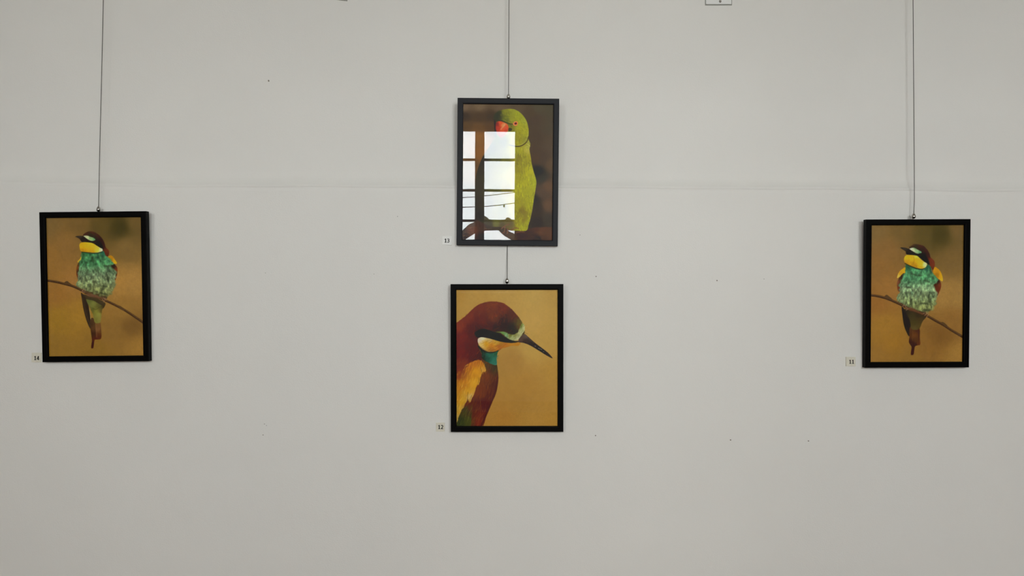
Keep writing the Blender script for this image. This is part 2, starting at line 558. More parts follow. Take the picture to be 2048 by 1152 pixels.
def paint_left(P):                              # perched bee-eater, lit tail
    pts = [(10.4,16.3),(106.5,17.2),(178.3,32.3),(240.8,35.3),(294,19.1),(12.6,136.4),(66.5,88.9),(258.6,105.2),(280.6,216.1),(29.4,252.1),(88,214.2),(37.4,329.3),(100.2,320.3),(250,302.5),(273,355.8),(209.9,379.3),(295.7,428.5),(15.9,435.3),(155.6,441.6),(232.4,215.6)]
    cols = [(118,90,48),(112,84,42),(92,72,32),(66,55,22),(104,80,40),(140,100,46),(132,96,48),(120,92,48),(158,118,60),(144,100,44),(150,106,52),(148,110,38),(152,112,42),(144,106,50),(118,84,40),(134,98,46),(150,110,50),(138,102,42),(136,100,40),(160,118,58)]
    P.im[:] = P.blend(pts, cols, 3.0)
    # under the branch: wing, vent and tail
    P.fill([(110.7,247.2),(127.3,266.7),(135.8,298.5),(140.7,334.9),(144.1,355.3),(137.8,364.8),(125.9,337),(117.5,302.9),(112.6,268.8)], (50, 36, 25), 0.9)
    P.line([(114.9,264.3),(123.1,307.5),(136.9,355.3)], 1.4, (84, 62, 44), 0.8, 0.7)
    P.line([(127.1,280.3),(133.1,316.6),(141,353)], 2.2, (30, 20, 14), 0.8, 0.8)
    P.fill([(138.4,334.9),(148.7,330.4),(156.4,344.1),(171.1,345.2),(173.7,371.5),(174.3,390.9),(170,399.9),(155.2,400.9),(151.3,403.1),(148.8,416.7),(146.3,428.5),(139.9,428.5),(140.6,416.7),(142.7,401.9),(139.3,371.2)],
           P.blend([(141.5,348.5),(145.4,382.6),(161.9,353.3),(170.2,389.7),(166.1,366.9),(156.4,397.5),(144.7,416.7),(172.8,371.5)], [(70,46,28),(62,36,20),(112,74,38),(88,44,20),(122,80,46),(86,34,14),(58,22,12),(92,56,28)]), 0.8)
    P.line([(157.8,353.2),(158.8,394.1)], 2.0, (140, 98, 66), 1.2, 0.6)
    P.line([(151.8,346.3),(152.4,396.3)], 1.6, (48, 28, 16), 0.8, 0.7)
    P.line([(147.4,394),(161,395.3),(172,389.7)], 2.4, (70, 26, 12), 1.0, 0.7)
    P.fill([(126.4,268.9),(145.4,268),(172.3,283),(186.3,287.7),(183.4,297.9),(178.3,303.5),(174.9,326.1),(171.1,345.2),(154.1,345),(147.8,321.3),(138.1,296.3)],
           P.blend([(136.3,273.6),(149.6,285),(169.9,289.8),(182.4,292.2),(158.2,307.8),(167.1,317),(157.6,339.6),(168.9,339.7),(147,305.4),(175.2,308)], [(96,98,46),(118,116,54),(92,84,40),(58,44,24),(124,118,48),(132,126,56),(116,110,46),(126,116,56),(92,88,36),(96,78,34)]), 1.0, 1.0)
    P.line([(147.1,298.6),(158.4,302.1),(169.8,295.5),(181.3,289.9)], 1.6, (62, 56, 24), 1.0, 0.7)
    P.line([(135.8,298.5),(138.8,316.7),(140,333.1)], 1.2, (168, 146, 96), 0.6, 0.9, 2.0)
    P.fill([(117.4,253),(136.6,257.7),(163.6,267),(187.1,279.7),(187.6,290),(172.3,286.4),(149.9,273.7),(127.3,267.8)], (52, 42, 28), 1.6, alpha=0.85)
    P.line([(109.9,234.8),(136.9,244.1),(163.9,253.4),(190.9,263.9)], 9, (66, 50, 34), 2.0, 0.9)
    # flanks
    P.fill([(113.2,128.3),(109.2,137.4),(100.9,144.5),(103,148.2),(111.3,143),(116.9,136.3)], (208, 158, 40), 0.8, 0.6)
    P.fill([(109.5,143),(102.5,153.1),(97.3,164.4),(95.8,180.2),(97.8,193.9),(101.5,201.8),(106.2,193.9),(106.7,166.8),(111.5,153.2)], P.blend([(97.7,166.7),(109.4,148.7),(99.4,193.9),(105.4,175.8)], [(120,62,24),(52,40,24),(106,40,18),(60,40,24)]), 0.9, 0.8)
    P.fill([(200.3,130.3),(211.3,126.6),(221,137.3),(229.8,152.6),(220.3,153.4),(209,149.7),(201.3,140.5)], P.blend([(211.7,129.3),(224.9,148.7),(206.8,145.1)], [(176,120,18),(206,152,24),(150,104,20)]), 0.8, 0.8)
    P.fill([(184,156.2),(202.2,150.7),(218,153.4),(228.2,163.4),(230.7,174.8),(228,195.1),(222.6,207.5),(217,201.8),(217.4,183.7),(210.9,170.1),(197.4,163.1)], P.blend([(193,157.4),(215.6,161),(228.9,174.8),(223.9,199.6),(219.6,186)], [(40,28,18),(46,26,16),(118,52,22),(98,34,16),(52,30,18)]), 0.9, 0.8)
    body = [(116.8,115.9),(150.7,119.2),(182.6,112.7),(189.8,114.4),(193.6,126.9),(205.8,140.6),(220.2,154.3),(211.1,156.9),(202,159.8),(219.8,174.7),(222.2,190.6),(220.3,206.4),(218.9,222.2),(209.4,243.7),(195.5,256.5),(182,254.5),(168.4,251.7),(148.2,246),(125.6,239.5),(112.2,232.1),(98.3,226),(95.3,216.5),(103.7,201.8),(102.2,189.4),(104.3,173.5),(107,153.2),(113,137.4),(116.2,126.1)]
    P.fill(body, P.blend([(121.2,123.9),(150.6,126.5),(184.6,122.3),(125.2,148.8),(166,149.2),(202.3,145.1),(120.1,176),(165.4,176.4),(201.8,172.2),(110.3,212.1),(164.8,208.1),(210.1,208.6),(164.2,235.3),(200.4,240.2)],
           [(48,112,62),(50,110,70),(40,96,70),(72,140,92),(78,140,92),(82,142,100),(110,138,100),(122,146,108),(112,136,100),(118,138,96),(126,146,108),(112,138,102),(134,138,82),(110,112,72)]), 1.6, 2.6, 5.0)
    plumage(P, body, (74, 128, 80), (126, 140, 104), (122, 122, 70), [(143.8,126.4)][0][1], [(143.2,153.5)][0][1], [(142.5,189.8)][0][1], 0)
    for q, w in (([(147.7,133.2),(151.4,144.6)], 5), ([(158.7,171.8),(162,178.2)], 4), ([(125.5,191.9),(127.4,207.7)], 5), ([(198,190.3),(199.9,210.7)], 5), ([(182.6,226.4),(193.9,227.7)], 4), ([(141.9,221.5),(141.5,237.3)], 4), ([(133.8,173.8),(127.8,189.6)], 3), ([(188.4,160.8),(201.9,163.2)], 4), ([(173,249),(193.3,253.7)], 4), ([(213.2,167.8),(221.9,183.8)], 2)):
        P.line(q, w, (38, 44, 26), 3.2, 0.75)
    P.fill([(182.6,113.2),(190.5,114.4),(194.1,126.9),(190.2,126.8)], (44, 100, 74), 1.0)
    # head
    P.fill([(120.2,62.4),(130.6,51.2),(149.5,47.7),(167.9,56.1),(182.3,70.2),(189.9,85),(194.1,100.9),(202.1,108.9),(205.1,117.9),(200.8,129.2),(193.6,127.3),(187.5,113.2),(176,102.9),(162.6,91.5),(151.4,84.6),(133.4,81)],
           P.blend([(131.7,53.9),(149.9,49.5),(167.8,61),(181,77),(187.4,95.1),(198.5,111.1),(200.4,124.7),(158.5,70),(171.8,85.9),(145.2,58.5)], [(66,34,24),(78,36,26),(64,30,22),(52,24,18),(58,26,16),(104,46,24),(92,38,20),(36,34,20),(26,16,12),(44,36,20)]), 0.9, 0.8)
    P.fill([(121.3,64),(131.6,61.1),(145,65.8),(156.7,70.4),(160.2,75.4),(151.6,79),(141.4,77),(132.5,71.5)], P.blend([(125.8,64.7),(135.9,67.5),(147.1,73.3),(156.2,74.5),(145,67.6)], [(178,180,136),(194,192,146),(146,168,112),(100,148,96),(122,152,92)]), 1.0, 0.8)
    P.fill([(111,70.6),(132.4,77),(149.3,80.3),(161.8,77.2),(174.1,81.4),(183,92.8),(186.3,105.3),(180.9,105.3),(164.8,94.2),(151.4,86.6),(133.4,83.3),(117.5,83.1)], (20, 13, 11), 0.8)
    P.fill([(95.3,64.4),(106.6,62),(120.2,62.8),(130.2,69.7),(139.1,79.3),(131.1,82.8),(118.9,82.2),(114.2,77.5),(105.4,69.5)], P.blend([(97.5,64.4),(113.4,65),(124.4,76.4),(117.8,71.8)], [(44,36,30),(58,44,36),(32,20,16),(26,18,14)]), 0.6)
    P.line([(152.6,81.2),(156.1,79.5),(161,81.3),(159.6,85.4),(154.2,84.9)], 1.0, (92, 62, 50), 0.5, 0.8)
    P.fill([(110.7,85.8),(122.1,82.7),(137.9,83.8),(151.4,86.6),(164.8,94.9),(176,101.8),(182.7,105.3),(181.7,113.2),(171.2,116.7),(155.3,117),(139.5,115.5),(121.4,113.9),(111.5,111.1),(108.6,98.9)],
           P.blend([(112.8,92.1),(130.9,92.3),(148.9,99.3),(166.9,106.2),(179.2,109.8),(121.5,110.3),(150.8,114),(140.1,85.6)], [(204,152,22),(208,160,24),(206,160,28),(216,176,50),(228,210,172),(180,128,14),(190,142,20),(216,176,40)]), 0.9, 0.6)
    P.hair([(110.6,88.7),(137.8,86.1),(171.4,104),(175.7,114.3),(139.5,113.9),(112.5,109.1)], 90, 5.5, 1.1, 0.9, [(226,180,44), (190,138,16), (214,164,26)], 0.45)
    P.line([(115.7,114.8),(132.7,117.2),(150.7,119.2),(166.6,118.5),(180.7,114.5)], 2.4, (24, 30, 18), 1.0, 0.9)
    twig(P, [(-9.6,204.1),(1.7,206.5),(26.5,210.6),(51.3,216.5),(82.9,225.4),(109.8,238.2),(127.7,249),(154.7,259.7),(177.2,267.6),(190.7,274.1),(217.6,286.9),(251.3,305.3),(280.4,324.9),(307.2,343.8),(327.4,358.3)], 7.4,
         [[(55.9,214.3),(64.6,208.5),(71.8,213.5),(81.8,222.7),(60.3,220.2)], [(232.2,293.8),(237.9,291.6),(247.9,301.9),(250.1,307.6),(236.6,301.8)]],
         [[[(113.1,243.9),(118.9,236),(125.6,241.7)], [(115.3,245),(123.2,246.2)]], [[(182.9,265),(187.4,269.5),(183.7,279.7)], [(188.6,266.1),(191.8,273)], [(179.4,269.5),(183.9,274.5)]]])
    P.fill([(127.7,250.8),(150.3,253.3),(177.2,264.9),(179.4,268.3),(154.6,263.5),(132,258.8)], (116, 76, 52), 1.6, alpha=0.7)
    P.grain(0.07)

def paint_right(P):                             # perched bee-eater, shaded tail, head turned up a little more
    pts = [(14.1,12.1),(105.4,22),(172.7,31.8),(230.3,32),(287.7,17.9),(20,136.8),(62.8,89),(269.6,118.5),(290.1,234),(25.8,252.2),(63.9,213.9),(50.5,329.4),(79.8,377.8),(271.7,310.9),(233.7,359),(186.1,407.1),(292.3,426.8),(17.7,435.5),(147.9,440.8),(242,233.8)]
    cols = [(122,94,52),(112,86,44),(92,74,34),(72,60,26),(112,86,46),(136,96,46),(130,94,48),(118,90,48),(150,114,60),(140,94,40),(146,102,48),(150,108,42),(146,104,38),(138,98,46),(122,84,38),(134,94,42),(152,112,52),(142,102,44),(138,100,42),(154,116,60)]
    P.im[:] = P.blend(pts, cols, 3.0)
    P.fill([(106.1,268.1),(118.6,281.5),(130.1,300),(138.4,316.5),(137.7,345.3),(131.7,364.8),(123.4,353.5),(113.9,328.7),(108.5,295.8)], (30, 23, 17), 0.9)
    P.line([(113.7,304.1),(119,328.8),(129.6,357.6)], 1.6, (54, 42, 34), 1.0, 0.6)
    P.fill([(133.9,335),(163.3,337.1),(166.3,370.1),(168.1,391.1),(158.7,394.8),(150.5,398.2),(148.2,411.2),(145.6,424.8),(137.2,424.8),(138.3,411.2),(139.4,399.8),(133.6,390.6),(130.2,382.3),(132.1,365.8)],
           P.blend([(137.8,357.6),(148.1,361.8),(160.3,345.4),(165.8,388.6),(136,384.4),(148.4,392.7),(141.4,415.3),(154.4,378.3)], [(84,46,20),(102,58,26),(72,34,12),(104,52,24),(58,28,14),(54,24,12),(56,20,10),(82,46,20)]), 0.8)
    P.line([(160.2,341.2),(163.8,390.7)], 2.0, (58, 22, 10), 0.8, 0.8)
    P.line([(163.6,374.2),(165.2,388.6)], 1.0, (128, 76, 44), 0.7, 0.7)
    P.line([(142.8,349.4),(142.5,378.2)], 2.2, (116, 74, 42), 1.4, 0.6)
    P.fill([(115.4,275.3),(151.5,285.7),(180.3,295),(186.1,302.3),(174.4,316.6),(166.3,337.2),(156.1,344.3),(137.6,340.1),(133.3,314.4),(122.8,292.8)],
           P.blend([(122.7,283.5),(143.4,300),(159.8,296),(178.3,302.2),(147.7,320.6),(160.1,333),(147.9,339.1),(168.2,312.5)], [(44,34,20),(62,52,26),(50,38,20),(56,42,22),(66,54,22),(78,62,28),(86,70,34),(70,54,26)]), 1.2, 1.2)
    P.line([(106,257.8),(126.6,266.1),(151.4,277.5),(180.2,288.9)], 10, (62, 44, 30), 2.0, 0.9)
    P.fill([(116.8,139.5),(102.9,148.5),(93.5,160.2),(90.5,174.2),(98.6,170.6),(107.6,162.5),(118.4,156.9)], P.blend([(109.7,148.9),(94,169.2),(103,160.2)], [(204,152,24),(216,168,70),(190,138,24)]), 0.8, 0.8)
    P.fill([(211.4,139.8),(223.2,144.8),(232.3,156.2),(237.9,172),(238.1,186.1),(227.6,179.9),(216.2,170.8),(207,158.8)], P.blend([(216,147.1),(234.2,165.2),(220.7,165.2),(236.7,183.3)], [(188,132,16),(204,148,24),(162,110,16),(214,160,36)]), 0.8, 0.8)
    P.fill([(112,159.1),(99.7,170.4),(90.6,187.3),(90.3,200.9),(93.1,215.6),(99.9,217.9),(104.5,201),(107.8,187.4),(113.3,171.6)], P.blend([(103.1,169.3),(92,189.6),(94.4,212.2),(103.3,191.9)], [(50,34,24),(118,66,42),(104,44,26),(72,38,26)]), 0.9, 0.8)
    P.fill([(209.6,192.3),(223.1,178.8),(231.8,189),(234.2,201.4),(228.5,219.5),(221.8,233.5),(215.1,235.8),(212.2,219.5),(209.7,201.3)], P.blend([(220.9,185.5),(232.3,196.9),(223.5,219.5),(216.8,230.8)], [(44,24,16),(112,50,28),(104,42,24),(84,30,18)]), 0.9, 0.8)
    body = [(118.1,132),(134.5,137.7),(152.6,144.6),(175.2,145.8),(188.7,133),(198.2,136.8),(204.7,156.1),(219.7,176.5),(224.9,181.5),(211.9,193.2),(208.6,199.1),(216.7,219.5),(216,235.3),(213,258),(204.2,276.1),(190.2,283.7),(172.1,283.7),(151.6,274.5),(131.2,265.4),(110.7,258.1),(96.6,248.9),(89.7,239.4),(93.5,230.4),(105.8,214.5),(98.9,202.1),(103.3,187.4),(109.9,169.3),(116.5,155.8)]
    P.fill(body, P.blend([(123.2,139.9),(150.4,151.4),(193.3,142.5),(121.2,173.9),(166.5,174),(211.8,178.7),(117,205.5),(166.8,205.7),(203,205.8),(106,237.2),(167.1,232.9),(212.4,237.6),(167.4,264.6),(199.1,269.3)],
           [(38,88,62),(56,112,74),(40,88,66),(88,146,104),(84,136,96),(80,136,92),(120,154,116),(128,156,120),(120,150,112),(118,146,104),(128,156,120),(108,140,102),(134,142,84),(112,118,74)]), 1.6, 2.6, 5.0)
    plumage(P, body, (78, 130, 86), (126, 144, 106), (124, 126, 72), [(143.6,151.3)][0][1], [(143.9,178.5)][0][1], [(144.2,210.2)][0][1], 0)
    for q, w in (([(139.2,161.5),(152.8,166.1)], 4), ([(161.9,166.1),(168.7,167.3)], 4), ([(119.4,223.7),(122.9,235)], 5), ([(193.1,230.7),(195.6,253.4)], 5), ([(167.3,256.7),(190,259)], 4), ([(136.6,246.4),(137.9,262.2)], 4), ([(121.5,205.5),(135.1,205.6)], 3), ([(177.9,183.1),(193.8,187.7)], 3), ([(180,279.4),(194.7,279.4)], 7), ([(166.6,183.1),(168.9,194.4)], 3)):
        P.line(q, w, (38, 44, 26), 3.2, 0.75)
    P.fill([(128.4,76.3),(136.1,69.1),(146.2,64.1),(160.9,66.4),(174.5,70.1),(184.1,79.2),(193.2,91.6),(199.3,108.6),(209.3,117.7),(212.6,131.2),(209.6,143.7),(205.1,149.3),(200,139.1),(189.7,127.1),(175,117.5),(161.3,105.1),(143.1,91.4)],
           P.blend([(142.8,67.7),(165.4,70.1),(183.7,83.7),(192.9,99.5),(202.1,115.4),(210.2,133.5),(205.8,144.8),(165.6,83.6),(177,99.5),(147.4,74.5)], [(72,44,28),(70,34,26),(60,28,24),(54,26,22),(110,44,26),(116,48,26),(98,38,22),(46,30,22),(26,17,15),(46,42,26)]), 0.9, 0.8)
    P.fill([(129.4,80.3),(142.9,76.3),(154.3,81.8),(168.4,89.9),(163.9,96.3),(152.1,94.4),(140.3,87.6)], P.blend([(136.2,80.1),(143,83.5),(154.3,88.1),(163.4,91.5),(147.5,79)], [(210,204,174),(198,198,158),(144,168,118),(98,142,98),(112,144,92)]), 1.0, 0.8)
    P.fill([(118.2,90.2),(143.1,93),(154.4,96.7),(165.7,94),(179.3,99.5),(191.2,115.3),(195,131.2),(186.8,128.4),(175,118.7),(162.4,108),(154.5,102.5),(140.9,99.8),(123.2,99.3)], (20, 14, 12), 0.8)
    P.fill([(99.5,76.1),(113.5,75.7),(129.4,80.8),(140.8,89.4),(152.2,97.6),(138.6,99.3),(123.9,97),(117.7,89.1)], P.blend([(102.2,76.6),(115.8,78.9),(129.5,90.3),(140.8,94.8)], [(40,34,28),(52,42,34),(28,20,16),(22,15,12)]), 0.6)
    P.line([(161.2,101.2),(164.6,98.5),(168.5,101.2)], 0.9, (86, 66, 54), 0.5, 0.7)
    P.fill([(112.3,110.5),(120.1,100.2),(138.6,100.7),(154.5,103.4),(165.9,113.4),(177.3,122.5),(186.4,127.5),(184.2,137.9),(173,144.7),(161.7,143.7),(143.5,137.8),(125.3,131.4),(114.4,124.1)],
           P.blend([(118.3,108.3),(134.2,108.3),(150.1,115.2),(166,128.8),(181.9,132.2),(120.8,124.1),(145.7,133.2),(166.1,141.2),(152.2,105)], [(208,162,22),(206,158,22),(202,154,22),(208,162,30),(226,206,140),(176,126,14),(172,122,14),(196,150,24),(222,184,60)]), 0.9, 0.6)
    P.hair([(115,110.5),(136.4,103.4),(165.9,117.5),(181.9,128.9),(172.9,141.3),(143.5,134.4),(116.2,121.8)], 90, 5.5, 1.1, 1.1, [(224,178,44), (184,132,16), (212,164,26)], 0.45)
    P.line([(142.7,106.1),(145.1,115.2),(142.5,127.6)], 1.4, (150, 104, 12), 0.8, 0.7)
    P.line([(151.4,135.5),(157.1,142.3)], 1.4, (140, 96, 14), 0.8, 0.6)
    P.line([(115.8,127.5),(132.2,135.9),(150.3,143.2),(166.2,146.4),(177.5,144.7)], 2.8, (26, 30, 18), 1.1, 0.9)
    twig(P, [(-0.9,228.9),(7.3,230.7),(27.9,233.5),(50.5,239.1),(77.2,249.5),(106.1,262.9),(126.7,273.3),(151.5,284.7),(176.2,293),(192.7,300.2),(217.5,314.7),(242.2,328.2),(269.1,345.8),(304.3,366.5),(320.8,376.8)], 7.6,
         [[(49.4,235),(56.5,229.1),(63.8,233.6),(75.1,244.3),(56.7,242.2)], [(236,319.9),(242.1,319.3),(252.5,327.2),(257.7,335.4),(242.2,329.2)]],
         [[[(109.2,268.1),(113.3,261.9),(118.5,267.5)], [(118.5,270.2),(128.8,275.3),(136.9,270.2)], [(120.6,279.4),(128.8,275.3)]], [[(186.4,285.8),(185.4,293),(180.3,298.1)], [(180.2,288.9),(172.1,293)], [(190.5,289.9),(192.6,296.1),(186.5,302.3)]]])
    P.fill([(126.7,273.3),(139,271.3),(159.6,282.6),(176.2,290.9),(172.1,294.4),(151.5,285.7),(130.9,280.5)], (106, 62, 38), 1.6, alpha=0.7)
    P.grain(0.07)

def paint_profile(P):                           # close head of a bee-eater, bill to the right
    pts = [(8.2,10.4),(61,24.8),(166.6,15.3),(253,15.4),(325,10.6),(252.9,106.6),(325,130.7),(325,275.1),(185.6,236.5),(224,313.5),(156.5,419.6),(252.8,419.6),(325,439),(204.7,371.4),(252.9,198)]
    cols = [(164,124,58),(170,132,66),(172,136,70),(176,142,76),(170,134,68),(178,142,76),(174,138,70),(168,128,60),(160,120,60),(164,122,58),(162,116,54),(166,124,60),(164,122,56),(160,118,56),(176,140,72)]
    P.im[:] = P.blend(pts, cols, 2.6)
    wing = [(75.1,221.9),(108.7,236.4),(133.7,246),(137.5,274.9),(138.4,299),(131.6,337.6),(118.1,371.3),(101.2,409.9),(84.3,448.4),(26.6,453.2),(26.7,385.7),(55.6,337.5),(79.8,274.9)]
    P.fill(wing, P.blend([(108.7,246),(127.9,255.7),(99,284.5),(127.8,303.8),(74.9,332.7),(118.1,352),(60.4,390.5),(84.4,409.8),(74.7,438.8),(50.7,438.8),(98.9,380.9)],
           [(78,56,22),(66,54,22),(112,58,24),(84,44,18),(112,56,24),(94,46,20),(92,44,26),(104,44,20),(110,44,24),(86,54,32),(84,30,14)]), 1.0, 0.8)
    P.hair(wing, 330, 15, 1.6, 1.95, [(122,64,30), (84,38,18), (108,54,24), (142,80,40), (60,28,14)], 0.5, 0.1, 0.12)
    P.line([(99,313.4),(106.1,361.6),(96.4,419.5),(89.1,446.5)], 1.4, (70, 28, 12), 0.9, 0.7)
    P.line([(113.4,323.1),(110.9,371.3),(84.3,446.5)], 1.3, (66, 26, 12), 0.9, 0.7)
    P.line([(79.6,361.6),(82,400.2),(72.3,446.5)], 1.2, (134, 76, 40), 0.9, 0.6)
    P.fill([(137.5,270.1),(138.4,303.8),(131.6,340),(118.1,371.3),(101.2,412.3),(84.3,447.5),(79.5,447.5),(114.3,366.5),(127.8,323.1)], (74, 36, 18), 1.4, alpha=0.8)
    P.fill([(-2.3,453.2),(5,424.2),(24.3,388.1),(53.2,378.5),(50.7,409.8),(44.9,453.2)], P.blend([(12.2,433.9),(31.5,395.3),(41,433.9),(50.7,385.7)], [(48,54,24),(72,60,30),(70,70,34),(92,48,28)]), 1.2, 1.0)
    P.hair([(4.9,443.5),(29.1,388.1),(53.2,383.3),(44.9,446.5)], 80, 14, 1.2, 2.0, [(84,84,40), (44,46,22), (110,108,62), (64,62,30)], 0.5, 0.1, 0.12)
    neck = [(-6.4,123.2),(5.6,108.8),(32,88.2),(60.9,60.8),(84.9,46.9),(118.5,40.7),(152.1,45.1),(178.5,62.4),(200.1,85),(215.5,106.6),(221.2,126.8),(224.1,145.1),(204.9,164.3),(166.4,169.1),(118.4,164.2),(79.9,164.2),(75.1,188.2),(84.7,212.3),(87,236.4),(75,246),(36.6,246),(19.7,270),(-6.8,294.1)]
    P.fill(neck, P.blend([(8,120.8),(41.6,92),(80.1,58.4),(118.5,51.3),(156.9,58.5),(185.7,82.6),(209.7,116.2),(22.3,154.5),(51.2,140.1),(84.8,106.5),(123.3,92.1),(156.9,111.4),(185.7,130.6),(12.6,207.4),(51.1,197.8),(75,226.7),(17.3,250.7),(132.8,128.2),(108.8,120.9),(75.2,130.5)],
           [(124,50,18),(112,46,18),(110,48,20),(112,54,22),(108,48,20),(84,44,22),(96,80,40),(108,38,14),(84,34,18),(96,40,20),(104,50,26),(52,34,26),(42,38,24),(104,36,14),(86,28,12),(70,26,16),(116,50,16),(54,34,26),(72,36,22),(66,28,18)], 3.4), 0.9, 1.0, 3.0)
    def flow(c):
        return math.atan2(c[1] - 95, c[0] - 115) + math.pi / 2 if c[1] < 130 else 2.35
    P.hair(neck, 620, 8.5, 1.6, flow, [(140,60,22), (92,36,16), (70,26,14), (156,72,28), (54,22,16)], 0.42, 0.2, 0.25)
    P.hair([(128.1,92.1),(176.1,82.5),(209.7,111.4),(200.1,149.9),(156.8,140.2),(128,125.8)], 150, 6, 1.3, 0.55, [(40,34,24), (66,56,30), (28,26,20), (88,58,30)], 0.4)
    mantle = [(1.3,285.3),(21.5,268.3),(38.5,246),(59.7,234.8),(78.8,231),(89.4,238.6),(95.7,253.5),(98.3,267.3),(87.2,273.7),(80.8,285.4),(77,308.7),(68.5,315.1),(60.6,340.6),(51,361.9),(45.1,369.3),(39.4,355.5),(33,368.3),(21.3,387.4),(7.4,423.6),(-0.1,434.2)]
    P.fill(mantle, P.blend([(59.7,238.6),(80.9,238.6),(93.6,262),(42.7,257.7),(15.1,283.2),(63.9,268.3),(32,304.4),(59.6,306.6),(10.8,317.2),(42.6,334.2),(6.4,359.7),(21.3,364),(48.9,351.2),(8.5,395.9),(6.3,417.2)],
           [(176,104,20),(160,92,20),(186,134,56),(164,92,24),(134,66,18),(194,136,30),(176,112,28),(196,144,42),(170,108,24),(190,138,40),(176,118,30),(186,142,44),(190,156,92),(178,140,58),(168,140,74)]), 1.0, 2.2, 4.0)
    P.hair(mantle, 320, 14, 1.5, 1.9, [(204,154,50), (172,112,26), (160,96,24), (214,174,84), (190,134,36)], 0.38, 0.12, 0.15)
    P.hair([(2.4,270.4),(32.1,253.4),(40.6,247.1),(32.1,266.2),(13,285.3),(2.3,295.9)], 60, 12, 1.6, 2.3, [(128,58,18), (112,44,16)], 0.5)
    for q in ([(80.9,257.7),(86.2,272.6)], [(76.6,289.6),(73.4,308.7)], [(40.4,336.4),(38.3,364)], [(51,347),(45.1,368.3)]):
        P.line(q, 1.4, (96, 70, 36), 0.8, 0.6)
    P.fill([(74.9,188),(92.7,200.9),(108.5,205.9),(128.3,204.9),(140.6,199),(136.6,209.9),(133.8,227.7),(133.8,247.5),(116.4,244.5),(100.6,236.6),(86.7,226.7),(83.8,209.8)],
           P.blend([(88.7,205.8),(108.5,213.8),(132.3,207.9),(100.6,225.7),(126.3,229.7),(130.3,241.6),(92.7,225.7)], [(20,44,36),(36,92,72),(40,84,58),(28,74,60),(44,104,84),(58,118,98),(18,40,30)]), 0.9, 1.0)
    P.hair([(86.8,207.8),(136.2,205.9),(132.2,245.5),(100.6,233.6)], 110, 6, 1.2, 1.9, [(46,112,88), (24,64,52), (64,128,104), (32,88,64)], 0.5)
    P.line([(73.9,186),(88.7,198.9),(108.5,206.9),(128.3,204.9),(146.1,196)], 4.6, (22, 20, 16), 1.4, 0.92, 2.2)
    P.fill([(71.4,167.2),(76.9,159.5),(88.8,157.1),(108.6,161.3),(132.3,168.2),(158,173.6),(187.7,174.6),(210.7,174.3),(204.5,185.1),(187.7,184.5),(171.9,188.1),(152.1,194),(140.2,199.6),(124.4,203.9),(108.5,202.3),(94.7,195.5),(77.9,184)],
           P.blend([(74.9,168.2),(88.8,159.3),(108.6,165.2),(82.8,182.1),(100.6,178.1),(116.5,186.1),(132.3,174.2),(140.2,190),(160,182.1),(179.8,178.2),(203.5,178.2),(118.4,198.9),(152.1,176.2)],
           [(196,178,160),(206,194,160),(188,166,110),(198,168,96),(194,144,34),(182,116,32),(178,140,54),(160,88,28),(168,100,26),(178,122,40),(176,118,30),(150,92,40),(160,110,32)]), 0.9, 1.2, 3.0)
    P.hair([(78.9,170.2),(108.6,166.2),(158,178.2),(197.6,178.2),(140.2,196),(108.5,199.9)], 150, 8, 1.1, 2.7, [(208,162,56), (170,102,24), (188,132,36), (150,84,24)], 0.45, 0.1, 0.2)
    P.fill([(126.4,140.9),(148.2,144.1),(162,154.4),(178.8,166.3),(195.6,167.9),(207.5,161.4),(217.4,147.5),(225.3,132.7),(223.8,118.8),(217.4,111.3),(210.5,122.8),(202.6,140.6),(189.7,148.5),(173.9,146.5),(154.1,138.6)],
           P.blend([(132.4,141.5),(154.1,146.5),(164,152.4),(183.8,162.3),(203.6,160.4),(215.4,142.6),(221.4,124.8),(213.5,120.8),(177.8,150.5),(195.7,152.5)], [(84,86,44),(106,140,70),(110,150,106),(160,162,112),(184,178,140),(176,170,122),(188,180,130),(104,116,48),(104,100,42),(130,124,66)]), 1.4, 1.8, 3.0)
    P.hair([(148.2,144.5),(177.8,164.3),(205.5,160.4),(223.4,130.7),(217.4,114.8),(199.6,146.5),(173.9,148.5)], 110, 5, 1.0, 2.2, [(196,190,150), (120,128,60), (90,92,44), (150,160,110)], 0.5)
    P.fill([(62.3,142.4),(75,134.1),(92.8,129.8),(116.5,136.9),(140.3,144.9),(160,156.8),(177.8,165.9),(195.6,169.7),(211.5,170.3),(187.7,175.8),(158,173.8),(132.3,167.6),(108.6,160.7),(88.8,156.7),(73,158.3),(65.1,152.7)], (15, 12, 11), 1.0, 0.6)
    P.fill([(205.5,165.3),(215.4,152.1),(225.3,146.9),(235.2,154.9),(257,174.3),(282.7,193.7),(302.5,209.6),(315.9,226.3),(298.5,218.3),(272.8,202.4),(243.1,184.6),(219.4,175.4),(205.5,173.9)],
           P.blend([(213.5,162.4),(227.3,154.5),(225.3,170.3),(247.1,178.2),(276.8,198.1),(306.4,217.9),(239.2,166.4)], [(84,62,54),(92,74,64),(60,42,38),(44,32,28),(38,24,20),(44,24,18),(60,46,40)]), 0.6)
    P.line([(209.5,171.3),(247.1,181.2),(282.7,201.1),(312.4,223.9)], 0.9, (26, 18, 15), 0.5, 0.8)
    P.line([(225.3,151.5),(239.2,163.4),(255,176.3)], 1.6, (104, 88, 78), 1.0, 0.6)
    for a, b in (((1360, 838), (1375, 845)), ((1415, 872), (1445, 890)), ((1455, 885), (1475, 905)), ((1500, 930), (1510, 936))):
        k = [(-9.8,19.7),(9.9,19.7),(-9.9,39.5)]
        m = lambda q: (k[0][0] + (k[1][0] - k[0][0]) * q[0] / 100, k[0][1] + (k[2][1] - k[0][1]) * q[1] / 100)
        P.line([m(a), m(b)], 1.2, (176, 166, 160), 0.5, 0.8)
